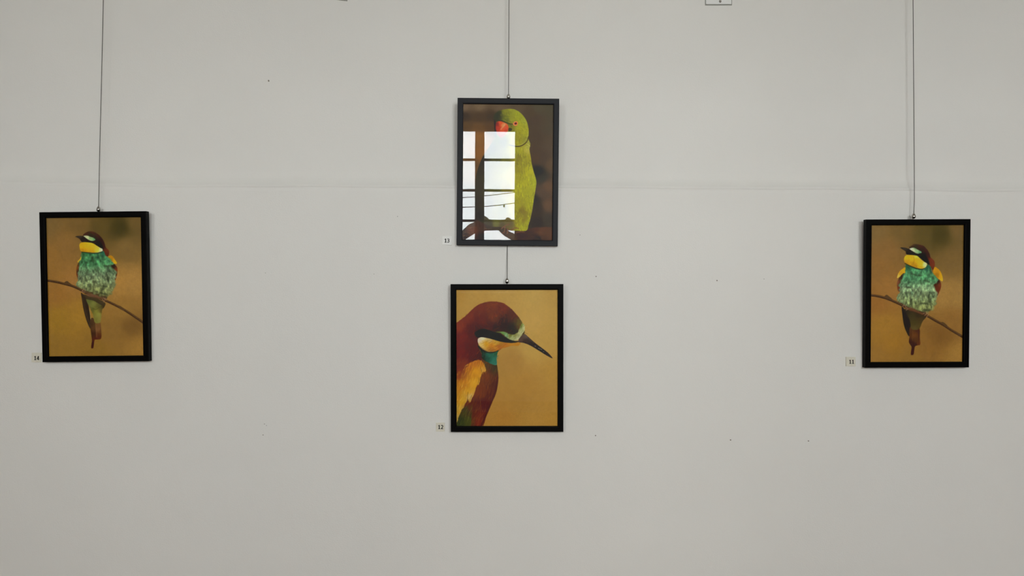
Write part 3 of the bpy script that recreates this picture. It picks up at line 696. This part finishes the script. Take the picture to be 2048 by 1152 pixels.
    P.line([(223.4,138.6),(230.3,144.6),(235.2,146.5)], 0.8, (92, 70, 40), 0.5, 0.7)
    P.grain(0.04)

def paint_parrot(P):                            # ring-necked parakeet on a branch, dark brown background
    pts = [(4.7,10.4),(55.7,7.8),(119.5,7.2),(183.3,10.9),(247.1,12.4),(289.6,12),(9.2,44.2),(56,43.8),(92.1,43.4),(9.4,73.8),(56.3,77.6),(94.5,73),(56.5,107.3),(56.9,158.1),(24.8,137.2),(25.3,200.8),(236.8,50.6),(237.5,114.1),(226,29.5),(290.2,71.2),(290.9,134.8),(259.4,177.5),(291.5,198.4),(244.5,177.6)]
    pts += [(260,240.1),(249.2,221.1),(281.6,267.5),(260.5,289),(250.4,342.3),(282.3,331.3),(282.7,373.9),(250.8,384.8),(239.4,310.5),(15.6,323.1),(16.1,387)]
    cols = [(107,85,64),(107,85,62),(96,76,56),(85,68,49),(76,65,47),(70,61,43),(59,43,31),(70,50,33),(63,46,31),(87,61,35),(96,65,35),(85,57,33),(131,85,39),(125,79,35),(116,76,37),(94,63,33),(70,52,39),(70,52,37),(74,57,39),(72,59,43),(79,61,45),(70,52,39),(87,65,45),(74,52,35)]  # lighter tan at the top left is the room's reflection, painted in
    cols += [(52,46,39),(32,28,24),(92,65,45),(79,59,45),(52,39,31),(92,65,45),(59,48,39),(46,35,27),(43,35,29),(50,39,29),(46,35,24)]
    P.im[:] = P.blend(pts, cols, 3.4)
    P.glow([(248.1,219)][0], 16, 14, (26, 23, 24), 0.6)
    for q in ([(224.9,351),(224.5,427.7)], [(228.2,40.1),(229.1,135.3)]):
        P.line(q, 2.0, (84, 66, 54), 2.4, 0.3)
    P.fill([(-9.2,432),(7.8,416.9),(22.6,397.6),(41.7,384.6),(65.1,378),(75.9,392.8),(84.6,407.7),(123.1,418),(157.2,413.4),(187.1,415.2),(221.1,406.4),(251,401.9),(302.2,405.7),(302.7,448.3),(-9,451.1)],
           P.blend([(3.7,438.2),(37.5,391.1),(39.8,411.3),(65.4,407.8),(69.8,433.4),(123.2,428.6),(165.8,428.2),(197.8,421.5),(229.9,427.6),(242.5,406.2),(261.8,418.8),(289.6,427.1),(272.7,440),(251.3,440.2)],
           [(44,32,22),(66,44,34),(92,48,32),(64,40,28),(36,26,18),(62,40,24),(66,46,26),(52,26,18),(58,36,24),(74,42,30),(94,56,36),(88,54,36),(70,44,30),(36,24,18)]), 2.0, 3.0, 6.0)
    P.hair([(3.7,442.5),(24.8,408.2),(69.5,397.1),(123.1,424.4),(208.5,419.3),(293.8,412.1),(294.1,442)], 160, 9, 1.6, 0.1, [(92,60,40), (38,26,20), (112,74,52), (66,42,28)], 0.4)
    out = [(102.4,46.5),(106.9,33.8),(119.6,24.1),(140.8,18),(162.1,17),(179.1,22.5),(194.1,34),(207.1,50.8),(214.7,71.9),(217.2,93.1),(216.6,112.2),(222.3,131.2),(219.9,148.1),(224.8,173.6),(228.9,199),(236.4,226.5),(240.8,241.3)] \
        + [(243.5,255.1),(241.2,278.5),(236.8,304.1),(232.8,333.9),(225.5,372.3),(218.9,395.8),(213.1,412.9),(187.1,414.2),(161.4,413.3),(133.6,403),(101.6,401.1),(78,392.8),(48,373.9),(43.8,322.9),(43.4,280.4),(46.1,237.8)] \
        + [(53.1,209.1),(66.6,175),(82.4,149.4),(99.2,123.8),(106.5,106.8),(107.4,87.7),(104,60.2)]
    P.fill(out, P.blend([(111.2,34.8),(119.8,45.3),(140.9,26.1),(162.1,21.6),(183.5,34.1),(141.1,51.4),(166.6,47),(200.7,57.2),(188.1,72.2),(158.4,76.7),(184.2,106.1),(205.4,97.4),(207.7,118.6),(180.1,127.3),(129,123.5),(90.9,149.3),(65.7,187.7),(57.4,217.5),(112.5,178.8),(184.6,154.8),(214.4,148.2),(180.6,178.2),(208.4,186.4),(185.1,210),(223.5,211.8),(142.4,189.2)]
           + [(53.6,269.6),(56.1,322.8),(58.6,361),(83.8,322.5),(113.3,279.7),(126.7,343.4),(143.2,279.4),(185.5,242.9),(206.9,257.6),(234.6,257.4),(185.9,285.4),(220,291.5),(182,334.4),(218.3,334),(199.2,347),(182.4,376.9),(203.8,376.7),(216.7,385.1),(157,390),(114.3,392.5),(199.8,406.6),(131.4,398.7),(90.9,397)],
           [(54,56,20),(62,60,28),(118,115,30),(138,135,34),(144,143,30),(98,100,26),(138,133,26),(150,149,44),(156,149,22),(124,115,26),(144,133,16),(156,149,34),(134,127,36),(146,135,24),(70,66,28),(50,44,30),(46,38,28),(50,42,28),(72,68,24),(156,147,40),(166,153,56),(132,117,16),(146,135,18),(138,125,14),(166,157,24),(96,92,22)]
           + [(52,44,28),(48,40,26),(40,34,26),(56,48,24),(78,74,20),(84,80,20),(110,97,22),(152,141,16),(162,153,20),(156,153,30),(156,147,14),(158,151,20),(148,137,16),(152,145,24),(122,105,16),(140,127,18),(128,113,20),(146,139,30),(92,76,28),(92,88,28),(154,147,24),(78,66,24),(56,48,26)], 3.4), 0.9, 0.7, 3.0)
    P.fill([(102.4,46.5),(106.9,33.8),(119.6,24.6),(128.1,26.2),(124,38.9),(119.9,51.6),(111.4,58.1),(104,58.1)], (44, 44, 20), 7.0, alpha=0.75)
    P.fill([(119.9,55.9),(141.2,61),(162.5,68.2),(158.4,76.7),(141.2,64.1)], (70, 72, 20), 5.0, alpha=0.5)
    chest = [(174,152.8),(214.4,148.2),(225.5,199),(238.7,239.2)] + [(237.1,289.2),(229,333.9),(210.5,406.5),(176.2,396.2),(171.1,300.4)]
    P.hair(chest, 260, 10, 2.4, 1.5, [(174,170,26), (126,118,8), (160,154,14), (104,96,8), (184,182,44)], 0.4, 0.25, 0.3)
    P.hair([(128.2,28.3),(162.1,20.6),(187.8,34.1),(211.5,76.2),(211.9,110.1),(180.2,133.7),(162.9,106.3),(158.4,83),(128.3,49.4)], 230, 4.5, 1.2, 0.8, [(170,170,40), (104,104,14), (150,148,20), (86,84,16)], 0.5)
    P.hair([(174,157.1),(206.1,169.5),(214.9,199.1),(185.1,205.7)], 70, 7, 2.4, 1.5, [(108,100,10), (120,112,14)], 0.3)
    P.hair([(176,377),(208,372.5),(210.5,406.5),(182.7,406.8)], 60, 9, 1.4, 1.6, [(172,172,40), (120,110,20)], 0.4)
    P.hair([(211.9,116.4),(221.7,131.2),(218.7,152.4),(210.1,144)], 40, 6, 1.1, 0.6, [(190,188,110), (150,150,60)], 0.5)
    P.line([(236.4,227.6),(243.5,255.1),(237.2,299.8),(232.8,333.9),(225.5,372.3),(213.1,410.7)], 1.2, (150, 156, 84), 0.8, 0.45)
    P.line([(198.7,178),(200.3,231.1)], 1.0, (182, 182, 70), 0.7, 0.5)
    P.fill([(103.3,55),(108.9,58.1),(110.8,85.6),(111.8,106.8),(106.5,106.8),(104.8,81.4)], (40, 26, 20), 1.2)
    P.fill([(109,70.8),(111.9,60.6),(122.5,56.9),(135.3,61),(145.9,66.2),(151.4,76.7),(149.5,87.4),(139.5,102.3),(128.9,110.8),(117.1,102.5),(109.9,85.6)],
           P.blend([(113.6,66.5),(124.2,62.2),(118,81.3),(133.9,70.6),(143.5,76.8),(130.8,85.4),(141.4,87.4),(128.8,104.5)], [(120,32,18),(196,74,34),(168,48,22),(226,128,70),(196,78,44),(206,76,34),(186,62,34),(120,38,20)]), 0.9)
    P.line([(139.1,67.3),(131.8,76.9),(126.5,83.3)], 3.0, (236, 160, 110), 1.8, 0.6)
    P.line([(108.9,66.6),(108.4,81.4),(111.7,89.8)], 2.0, (74, 24, 16), 1.0, 0.7)
    P.fill([(151,81),(156.3,78.8),(162.7,81.9),(160.6,87.3),(152.1,89.4)], (40, 34, 16), 1.6, alpha=0.8)
    P.line([(113.5,55.5),(128.4,56.2),(141.2,61),(154,65.3),(165.7,66.5)], 2.2, (30, 26, 14), 1.2, 0.85)
    P.fill([(165.1,65),(169.9,58.6),(177.3,57.5),(181.6,61.7),(179.6,69.7),(173.2,72.7),(167.9,70.2)], (208, 124, 66), 0.7)
    P.fill([(168.9,64.3),(172,60.5),(177.8,60.8),(179.1,65.5),(174.9,68.9),(170.6,68.1)], (176, 60, 40), 0.6)
    P.fill([(171.4,64.3),(173.5,61.7),(177,62.5),(177,65.9),(173.6,67.2)], (50, 16, 14), 0.5)
    P.line([(158.9,133.9),(184.4,135.3),(201.4,126.1),(211.9,108),(215.9,88.9)], 1.2, (170, 172, 104), 1.0, 0.5)
    P.line([(154.6,133.9),(173.8,138.4),(186.6,138.7),(200.4,133.1),(212,121.7),(217.4,104.7)], 3.2, (46, 22, 22), 0.8, 0.95, 1.8)
    for q in ([(142.1,402.9),(140.1,417.8),(133.8,422.1)], [(150.7,407.1),(150.8,419.8),(148.7,424.1)], [(161.4,413.3),(174.2,404.7),(187,406.7)], [(180.7,419.6),(193.5,417.3),(206.3,419.3)], [(131.5,407.2),(142.1,398.6),(157,392.1)]):
        P.line(q, 4.4, (112, 66, 44), 1.2, 0.8, 2.6)
    P.grain(0.07)
# ---------------------------------------------------------------- framed pictures
BAR, DEPTH, PRINT_D = 0.0185, 0.020, 0.0110

def print_material():
    m = mat('photo_print', (0.5, 0.5, 0.5), 0.45, spec=0.2)
    nt = m.node_tree
    a = nt.nodes.new('ShaderNodeAttribute')
    a.attribute_name = 'ink_colour'
    nt.links.new(a.outputs['Color'], nt.nodes['Principled BSDF'].inputs['Base Color'])
    return m
M['print'] = print_material()

def print_mesh(pic, w, h):
    H, W = pic.H, pic.W
    x = np.linspace(-w / 2, w / 2, W)
    z = np.linspace(h, 0, H)
    X, Z = np.meshgrid(x, z)
    co = np.zeros((H * W, 3))
    co[:, 0], co[:, 2] = X.ravel(), Z.ravel()
    idx = np.arange(H * W).reshape(H, W)
    q = np.stack([idx[1:, :-1], idx[1:, 1:], idx[:-1, 1:], idx[:-1, :-1]], -1).reshape(-1, 4)
    me = bpy.data.meshes.new('print')
    me.vertices.add(H * W)
    me.vertices.foreach_set('co', co.ravel())
    me.loops.add(q.size)
    me.loops.foreach_set('vertex_index', q.ravel().astype(np.int32))
    me.polygons.add(len(q))
    me.polygons.foreach_set('loop_start', np.arange(0, q.size, 4, dtype=np.int32))
    me.update(calc_edges=True)
    im = np.clip(pic.im, 0, 1)
    lin = np.where(im <= 0.04045, im / 12.92, ((im + 0.055) / 1.055) ** 2.4)
    lin = np.clip(lin * pic.gain - pic.veil, 0.002, 0.9)
    col = np.ones((H * W, 4), np.float32)
    col[:, :3] = lin.reshape(-1, 3)
    at = me.color_attributes.new('ink_colour', 'FLOAT_COLOR', 'POINT')
    at.data.foreach_set('color', col.ravel())
    return me

def framed_picture(x, z, lean, turn, w, h, paint, seed, frame_m, label, gain=1.74, veil=0.012):
    rot = (Matrix.Rotation(lean, 3, 'X') @ Matrix.Rotation(turn, 3, 'Y')).to_euler()
    t = empty('framed_picture', (x, -0.0026, z), rot)
    tag(t, label, 'picture', 'framed bird photographs')
    # mitred moulding
    prof = [(0, 0), (0, 0.0186), (0.0006, 0.0195), (0.0016, 0.0200), (0.0150, 0.0200), (0.0172, 0.0194), (0.0182, 0.0182), (BAR, 0.0168), (BAR, 0.0121), (0.0145, 0.0121), (0.0145, 0)]
    bm = bmesh.new()
    loops = []
    for u, d in prof:
        loops.append([bm.verts.new(p) for p in ((-w / 2 + u, -d, u), (w / 2 - u, -d, u), (w / 2 - u, -d, h - u), (-w / 2 + u, -d, h - u))])
    for a, b in zip(loops, loops[1:] + loops[:1]):
        for k in range(4):
            bm.faces.new((a[k], a[(k + 1) % 4], b[(k + 1) % 4], b[k]))
    obj('frame', bm, frame_m, t)
    pw, ph = w - 2 * BAR + 0.006, h - 2 * BAR + 0.006
    pic = Picture(pw * 1000, ph * 1000, seed)
    pic.gain, pic.veil = gain, veil
    paint(pic)
    p = link('print', print_mesh(pic, pw, ph), M['print'], t)
    p.location = (0, -PRINT_D, BAR - 0.003)
    e = BAR - 0.0032
    obj('glass_pane', box(bmesh.new(), -w / 2 + e, w / 2 - e, -0.0119, -0.0113, e, h - e), M['glass'], t)
    obj('backing_board', box(bmesh.new(), -w / 2 + 0.0150, w / 2 - 0.0150, -0.0106, -0.0070, 0.0150, h - 0.0150), M['board'], t)
    return t

framed_picture(-1.3551, 1.4009, 0.03859, -0.01602, 0.3469, 0.4879, paint_left, 3, M['black'],
               'black framed photo of a bird on a twig, left end of row, above card 14')
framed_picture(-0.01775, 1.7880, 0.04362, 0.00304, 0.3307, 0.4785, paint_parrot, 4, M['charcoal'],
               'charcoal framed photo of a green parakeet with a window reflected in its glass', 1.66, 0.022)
framed_picture(-0.0140, 1.1812, 0.03477, -0.00701, 0.3658, 0.4804, paint_profile, 5, M['black'],
               'wide black framed close-up of a brown-headed bird with a long bill, below the parakeet picture', 1.62, 0.026)
framed_picture(1.3190, 1.3981, 0.04472, -0.00977, 0.3380, 0.4821, paint_right, 6, M['black'],
               'black framed photo of a bird on a twig, right end of row, beside card 11')

# ---------------------------------------------------------------- hanging wires and their hooks
def hook(parent, p):
    bm = bmesh.new()
    prof = [(0, 0.0085), (0.0028, 0.0084), (0.0034, 0.0070), (0.0050, 0.0045), (0.0062, 0.0010), (0.0064, -0.0020), (0.0054, -0.0058), (0.0034, -0.0080), (0, -0.0088)]
    lathe(bm, prof, 24, 'Z', p)
    # flat tongue that goes down behind the frame and turns up into its hanger
    x, y, z = p
    tube(bm, [(x, y + 0.003, z - 0.006), (x, y + 0.0075, z - 0.012), (x, y + 0.0085, z - 0.022), (x, y + 0.0075, z - 0.030)], [0.0016] * 4, 8)
    h = obj('hook', bm, M['steel'], parent, True)
    h['label'] = 'shiny steel hook clamp'
    bm = bmesh.new()
    lathe(bm, [(0, -0.0012), (0.0016, -0.0012), (0.0019, -0.0006), (0.0019, 0.0016), (0, 0.0016)], 14, 'Y', (x + 0.0012, y - 0.0062, z + 0.0004))
    obj('set_screw', bm, M['steel'], h)

def hanging_wire(path, hooks, label):
    t = empty('hanging_wire', path[0])
    tag(t, label, 'wire', 'picture hanging wires')
    o = Vector(path[0])
    loc = lambda p: tuple(Vector(p) - o)
    bm = bmesh.new()
    dense = []
    for a, b in zip(path, path[1:]):
        k = max(2, int(abs(b[2] - a[2]) / 0.02))
        dense += [Vector(a).lerp(Vector(b), i / k) for i in range(k)]
    dense.append(Vector(path[-1]))
    tube(bm, [loc(p) for p in dense], 0.0011, 8)
    obj('cable', bm, M['cable'], t, True)
    for p in hooks:
        hook(t, loc(p))
hanging_wire([(-1.3524, -0.0200, 3.31), (-1.3524, -0.0200, 2.589), (-1.3525, -0.020, 2.456), (-1.3538, -0.020, 2.258), (-1.3549, -0.0205, 2.0435), (-1.3546, -0.0215, 1.9020)],
             [(-1.3544, -0.0220, 1.8985)], 'thin steel hanging wire holding the bird picture at the left end')
hanging_wire([(-0.0165, -0.0200, 3.31), (-0.0165, -0.0200, 2.597), (-0.0164, -0.0215, 2.284), (-0.0166, -0.010, 2.20), (-0.0170, -0.0016, 1.95), (-0.0172, -0.0014, 1.785), (-0.0170, -0.0205, 1.676)],
             [(-0.0162, -0.0228, 2.2762), (-0.0173, -0.0215, 1.6716)], 'thin steel wire at the centre holding the parakeet and the long-billed bird pictures')
hanging_wire([(1.3132, -0.0200, 3.31), (1.3132, -0.0200, 2.605), (1.3138, -0.0200, 2.274), (1.3136, -0.0210, 1.95), (1.3105, -0.0220, 1.8960)],
             [(1.3098, -0.0230, 1.8915)], 'thin steel hanging wire holding the bird picture at the right end')

# ---------------------------------------------------------------- number cards
def ribbon(bm, pts, w, y0, y1):
    # flat printed stroke of constant width with square ends
    pts = [Vector((p[0], 0, p[1])) for p in pts]
    L, R = [], []
    for i, p in enumerate(pts):
        d = (pts[min(i + 1, len(pts) - 1)] - pts[max(i - 1, 0)]).normalized()
        nrm = Vector((-d.z, 0, d.x)) * w / 2
        L.append(p + nrm)
        R.append(p - nrm)
    f = [[bm.verts.new((q.x, y, q.z)) for q in side] for side in (L, R) for y in (y0, y1)]
    lf, lb, rf, rb = f
    for i in range(len(pts) - 1):
        bm.faces.new((lf[i], lf[i + 1], rf[i + 1], rf[i]))
        bm.faces.new((lb[i], rb[i], rb[i + 1], lb[i + 1]))
        bm.faces.new((lf[i], lb[i], lb[i + 1], lf[i + 1]))
        bm.faces.new((rf[i], rf[i + 1], rb[i + 1], rb[i]))
    bm.faces.new((lf[0], rf[0], rb[0], lb[0]))
    bm.faces.new((lf[-1], lb[-1], rb[-1], rf[-1]))

def arc(cx, cz, rx, rz, a0, a1, k=12):
    return [(cx + rx * math.cos(math.radians(a0 + (a1 - a0) * i / k)), cz + rz * math.sin(math.radians(a0 + (a1 - a0) * i / k))) for i in range(k + 1)]

DIGIT = {                                       # strokes in a box 1 wide (-.5 .. .5) and 2 high (-1 .. 1)
    '1': [([(0.04, -1), (0.04, 1.0)], 0.40), ([(-0.46, 0.58), (-0.24, 0.70), (0.04, 0.90)], 0.28), ([(-0.46, -0.88), (0.54, -0.88)], 0.26)],
    '2': [(arc(-0.02, 0.42, 0.42, 0.46, 165, -25) + [(0.24, -0.08), (-0.42, -0.82)], 0.34), ([(-0.54, -0.86), (0.56, -0.86)], 0.30)],
    '3': [(arc(-0.06, 0.46, 0.42, 0.42, 150, -80), 0.32), (arc(-0.06, -0.44, 0.48, 0.44, 85, -155), 0.34), ([(-0.26, 0.03), (0.05, 0.03)], 0.28)],
    '4': [([(0.22, -1.0), (0.22, 1.0)], 0.36), ([(0.18, 0.94), (-0.50, -0.42)], 0.32), ([(-0.60, -0.46), (0.62, -0.46)], 0.30)],
}
def number_card(text, cx, cz, w, h, dx, dz, ch, card_m, label, tilt=0.0, th=0.0028):
    t = empty('number_card', (cx, 0, cz), (0, tilt, 0))
    tag(t, label, 'number card', 'number cards beside the pictures')
    obj('card', box(bmesh.new(), -w / 2, w / 2, -th, -0.0001, -h / 2, h / 2, 0.0004), card_m, t)
    bm = bmesh.new()
    u = ch / 2
    for i, c in enumerate(text):
        ox = dx + (i - 0.5) * ch * 0.70
        for k, (pts, sw) in enumerate(DIGIT[c]):
            ribbon(bm, [(ox + px * u * 1.0, dz + pz * u) for px, pz in pts], sw * u * 1.12, -th - 0.00025 - 0.00002 * k, -th + 0.0002)
    nm = obj('numerals', bm, M['ink'], t)
    nm['label'] = 'bold black printed numerals %s' % text
number_card('14', -1.5608, 1.4111, 0.0315, 0.0315, 0.0010, -0.0016, 0.0132, M['cream_card'], 'small cream number card reading 14, at the lower left corner of its picture', 0.01)
number_card('13', -0.2161, 1.8036, 0.0310, 0.0285, 0.0, 0.0002, 0.0128, M['white_card'], 'small white number card reading 13, left of the parakeet picture')
number_card('12', -0.2330, 1.1916, 0.0285, 0.0290, 0.0012, 0.0004, 0.0132, M['cream_card'], 'small cream number card reading 12, left of the long-billed bird picture')
number_card('11', 1.1120, 1.4143, 0.0310, 0.0305, 0.0022, -0.0005, 0.0128, M['cream_card'], 'small cream number card reading 11, left of the picture at the right end', 0.0, 0.0040)

# ---------------------------------------------------------------- blank cover plates high on the wall
def cover_plate(loc, turn, w, h, screws, label):
    t = empty('cover_plate', loc, (0, turn, 0))
    tag(t, label, 'cover plate', 'blank cover plates at the top of the wall')
    g = 0.0026
    obj('rim', box(bmesh.new(), -w / 2, w / 2, -0.0012, 0.0, 0, h, 0.0003), M['plate_rim'], t)  # dark border standing in for the shaded gap at the plate edge
    obj('cover', box(bmesh.new(), -w / 2 + g, w / 2 - g, -0.0042, -0.0011, g, h - g, 0.0010), M['plate'], t)
    for sx, sz in screws:
        bm = bmesh.new()
        lathe(bm, [(0, -0.0010), (0.0026, -0.0010), (0.0042, 0.0), (0.0042, 0.0012), (0, 0.0012)], 20, 'Y', (sx, -0.0042, sz))
        s = obj('screw', bm, M['steel'], t)
        bm = bmesh.new()
        box(bm, sx - 0.0034, sx + 0.0034, -0.0055, -0.0050, sz - 0.0005, sz + 0.0005)
        bmesh.ops.rotate(bm, cent=(sx, -0.0053, sz), matrix=Matrix.Rotation(0.9, 3, 'Y'), verts=bm.verts[:])
        obj('screw_slot', bm, M['hole'], s)
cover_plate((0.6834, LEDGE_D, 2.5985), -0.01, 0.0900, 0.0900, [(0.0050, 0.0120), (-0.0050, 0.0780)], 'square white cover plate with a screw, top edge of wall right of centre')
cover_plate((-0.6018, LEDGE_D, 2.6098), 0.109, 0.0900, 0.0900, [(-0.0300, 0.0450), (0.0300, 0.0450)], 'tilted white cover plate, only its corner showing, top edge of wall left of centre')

# ---------------------------------------------------------------- outside the windows
g = struct('yard_ground', box(bmesh.new(), -40, 40, -60, ROOM_Y - 0.32, -3.3, -3.1), M['earth'])
t = empty('bare_tree', (1.05, -9.0, -3.1))  # tree made up to block sky and give the reflection its dark shape
tag(t, 'bare tree outside the window, its bough seen mirrored in the parakeet picture glass', 'tree')
O = Vector((1.05, -9.0, -3.1))
bm = bmesh.new()
tube(bm, [(0, 0, -0.05), (0.02, 0, 1.5), (-0.03, 0.02, 3.4), (-0.01, 0, 5.2), (0.05, 0, 6.8), (0.02, 0, 8.4)], [0.26, 0.20, 0.17, 0.15, 0.10, 0.03], 14)
obj('trunk', bm, M['bark'], t, True)
bm = bmesh.new()
path = [(1.05, -9, 2.05), (0.70, -9, 2.07), (0.308, -9, 2.055), (0.103, -9, 2.04), (-0.081, -9, 2.040), (-0.244, -9, 2.035), (-0.408, -9, 2.03), (-0.531, -9, 2.02), (-0.643, -9, 1.975), (-0.756, -9, 1.885), (-0.9, -9, 1.79), (-1.2, -9.0, 1.70)]
tube(bm, [Vector(p) - O for p in path], [0.10, 0.10, 0.095, 0.088, 0.085, 0.08, 0.078, 0.085, 0.085, 0.072, 0.06, 0.02], 12)
tube(bm, [Vector(p) - O for p in ((-0.39, -9, 2.05), (-0.42, -9, 2.13), (-0.47, -9, 2.17))], [0.05, 0.04, 0.02], 10)
tube(bm, [Vector(p) - O for p in ((-0.05, -9, 2.05), (-0.075, -9, 2.125), (-0.10, -9, 2.15))], [0.06, 0.045, 0.02], 10)
obj('bough', bm, M['bark'], t, True)
bm = bmesh.new()
tube(bm, [Vector(p) - O for p in ((-0.20, -9, 2.0), (-0.1, -9, 1.91), (0.033, -9, 1.84), (0.207, -9, 1.79), (0.5, -9, 1.70))], [0.05, 0.05, 0.055, 0.06, 0.03], 10)
obj('bough', bm, M['bark'], t, True)

def overhead_cable(pts, label):
    bm = bmesh.new()
    P_ = [Vector(p) for p in pts]
    tube(bm, P_, 0.0085, 8)
    tag(obj('overhead_cable', bm, M['wire_black'], None, True), label, 'cable', 'cables outside the window')
overhead_cable([(-9.0, -14, 2.9), (-4.0, -14, 2.68), (-1.618, -14, 2.716), (-1.089, -14, 2.757), (-0.868, -14, 2.774), (-0.618, -14, 2.797), (-0.295, -14, 2.836), (0.042, -14, 2.880), (0.585, -14, 2.961), (3.0, -14, 3.35), (8.0, -14, 4.3)],
               'upper dark overhead cable outside, seen mirrored in the parakeet picture glass')
overhead_cable([(-9.0, -14, 2.75), (-4.0, -14, 2.55), (-1.618, -14, 2.531), (-1.088, -14, 2.540), (-0.882, -14, 2.546), (-0.618, -14, 2.558), (-0.265, -14, 2.594), (0.044, -14, 2.640), (0.587, -14, 2.735), (3.0, -14, 3.10), (8.0, -14, 4.0)],
               'lower dark overhead cable outside, with a small clamp hanging on it')
t = empty('cable_clamp', (-0.198, -14, 2.602))
tag(t, 'small dark clamp hanging on the lower cable outside the window', 'clamp')
bm = bmesh.new()
lathe(bm, [(0, 0.012), (0.018, 0.012), (0.022, 0.0), (0.02, -0.03), (0.012, -0.045), (0, -0.048)], 14, 'Z', (0, 0, -0.012))
obj('body', bm, M['wire_black'], t, True)
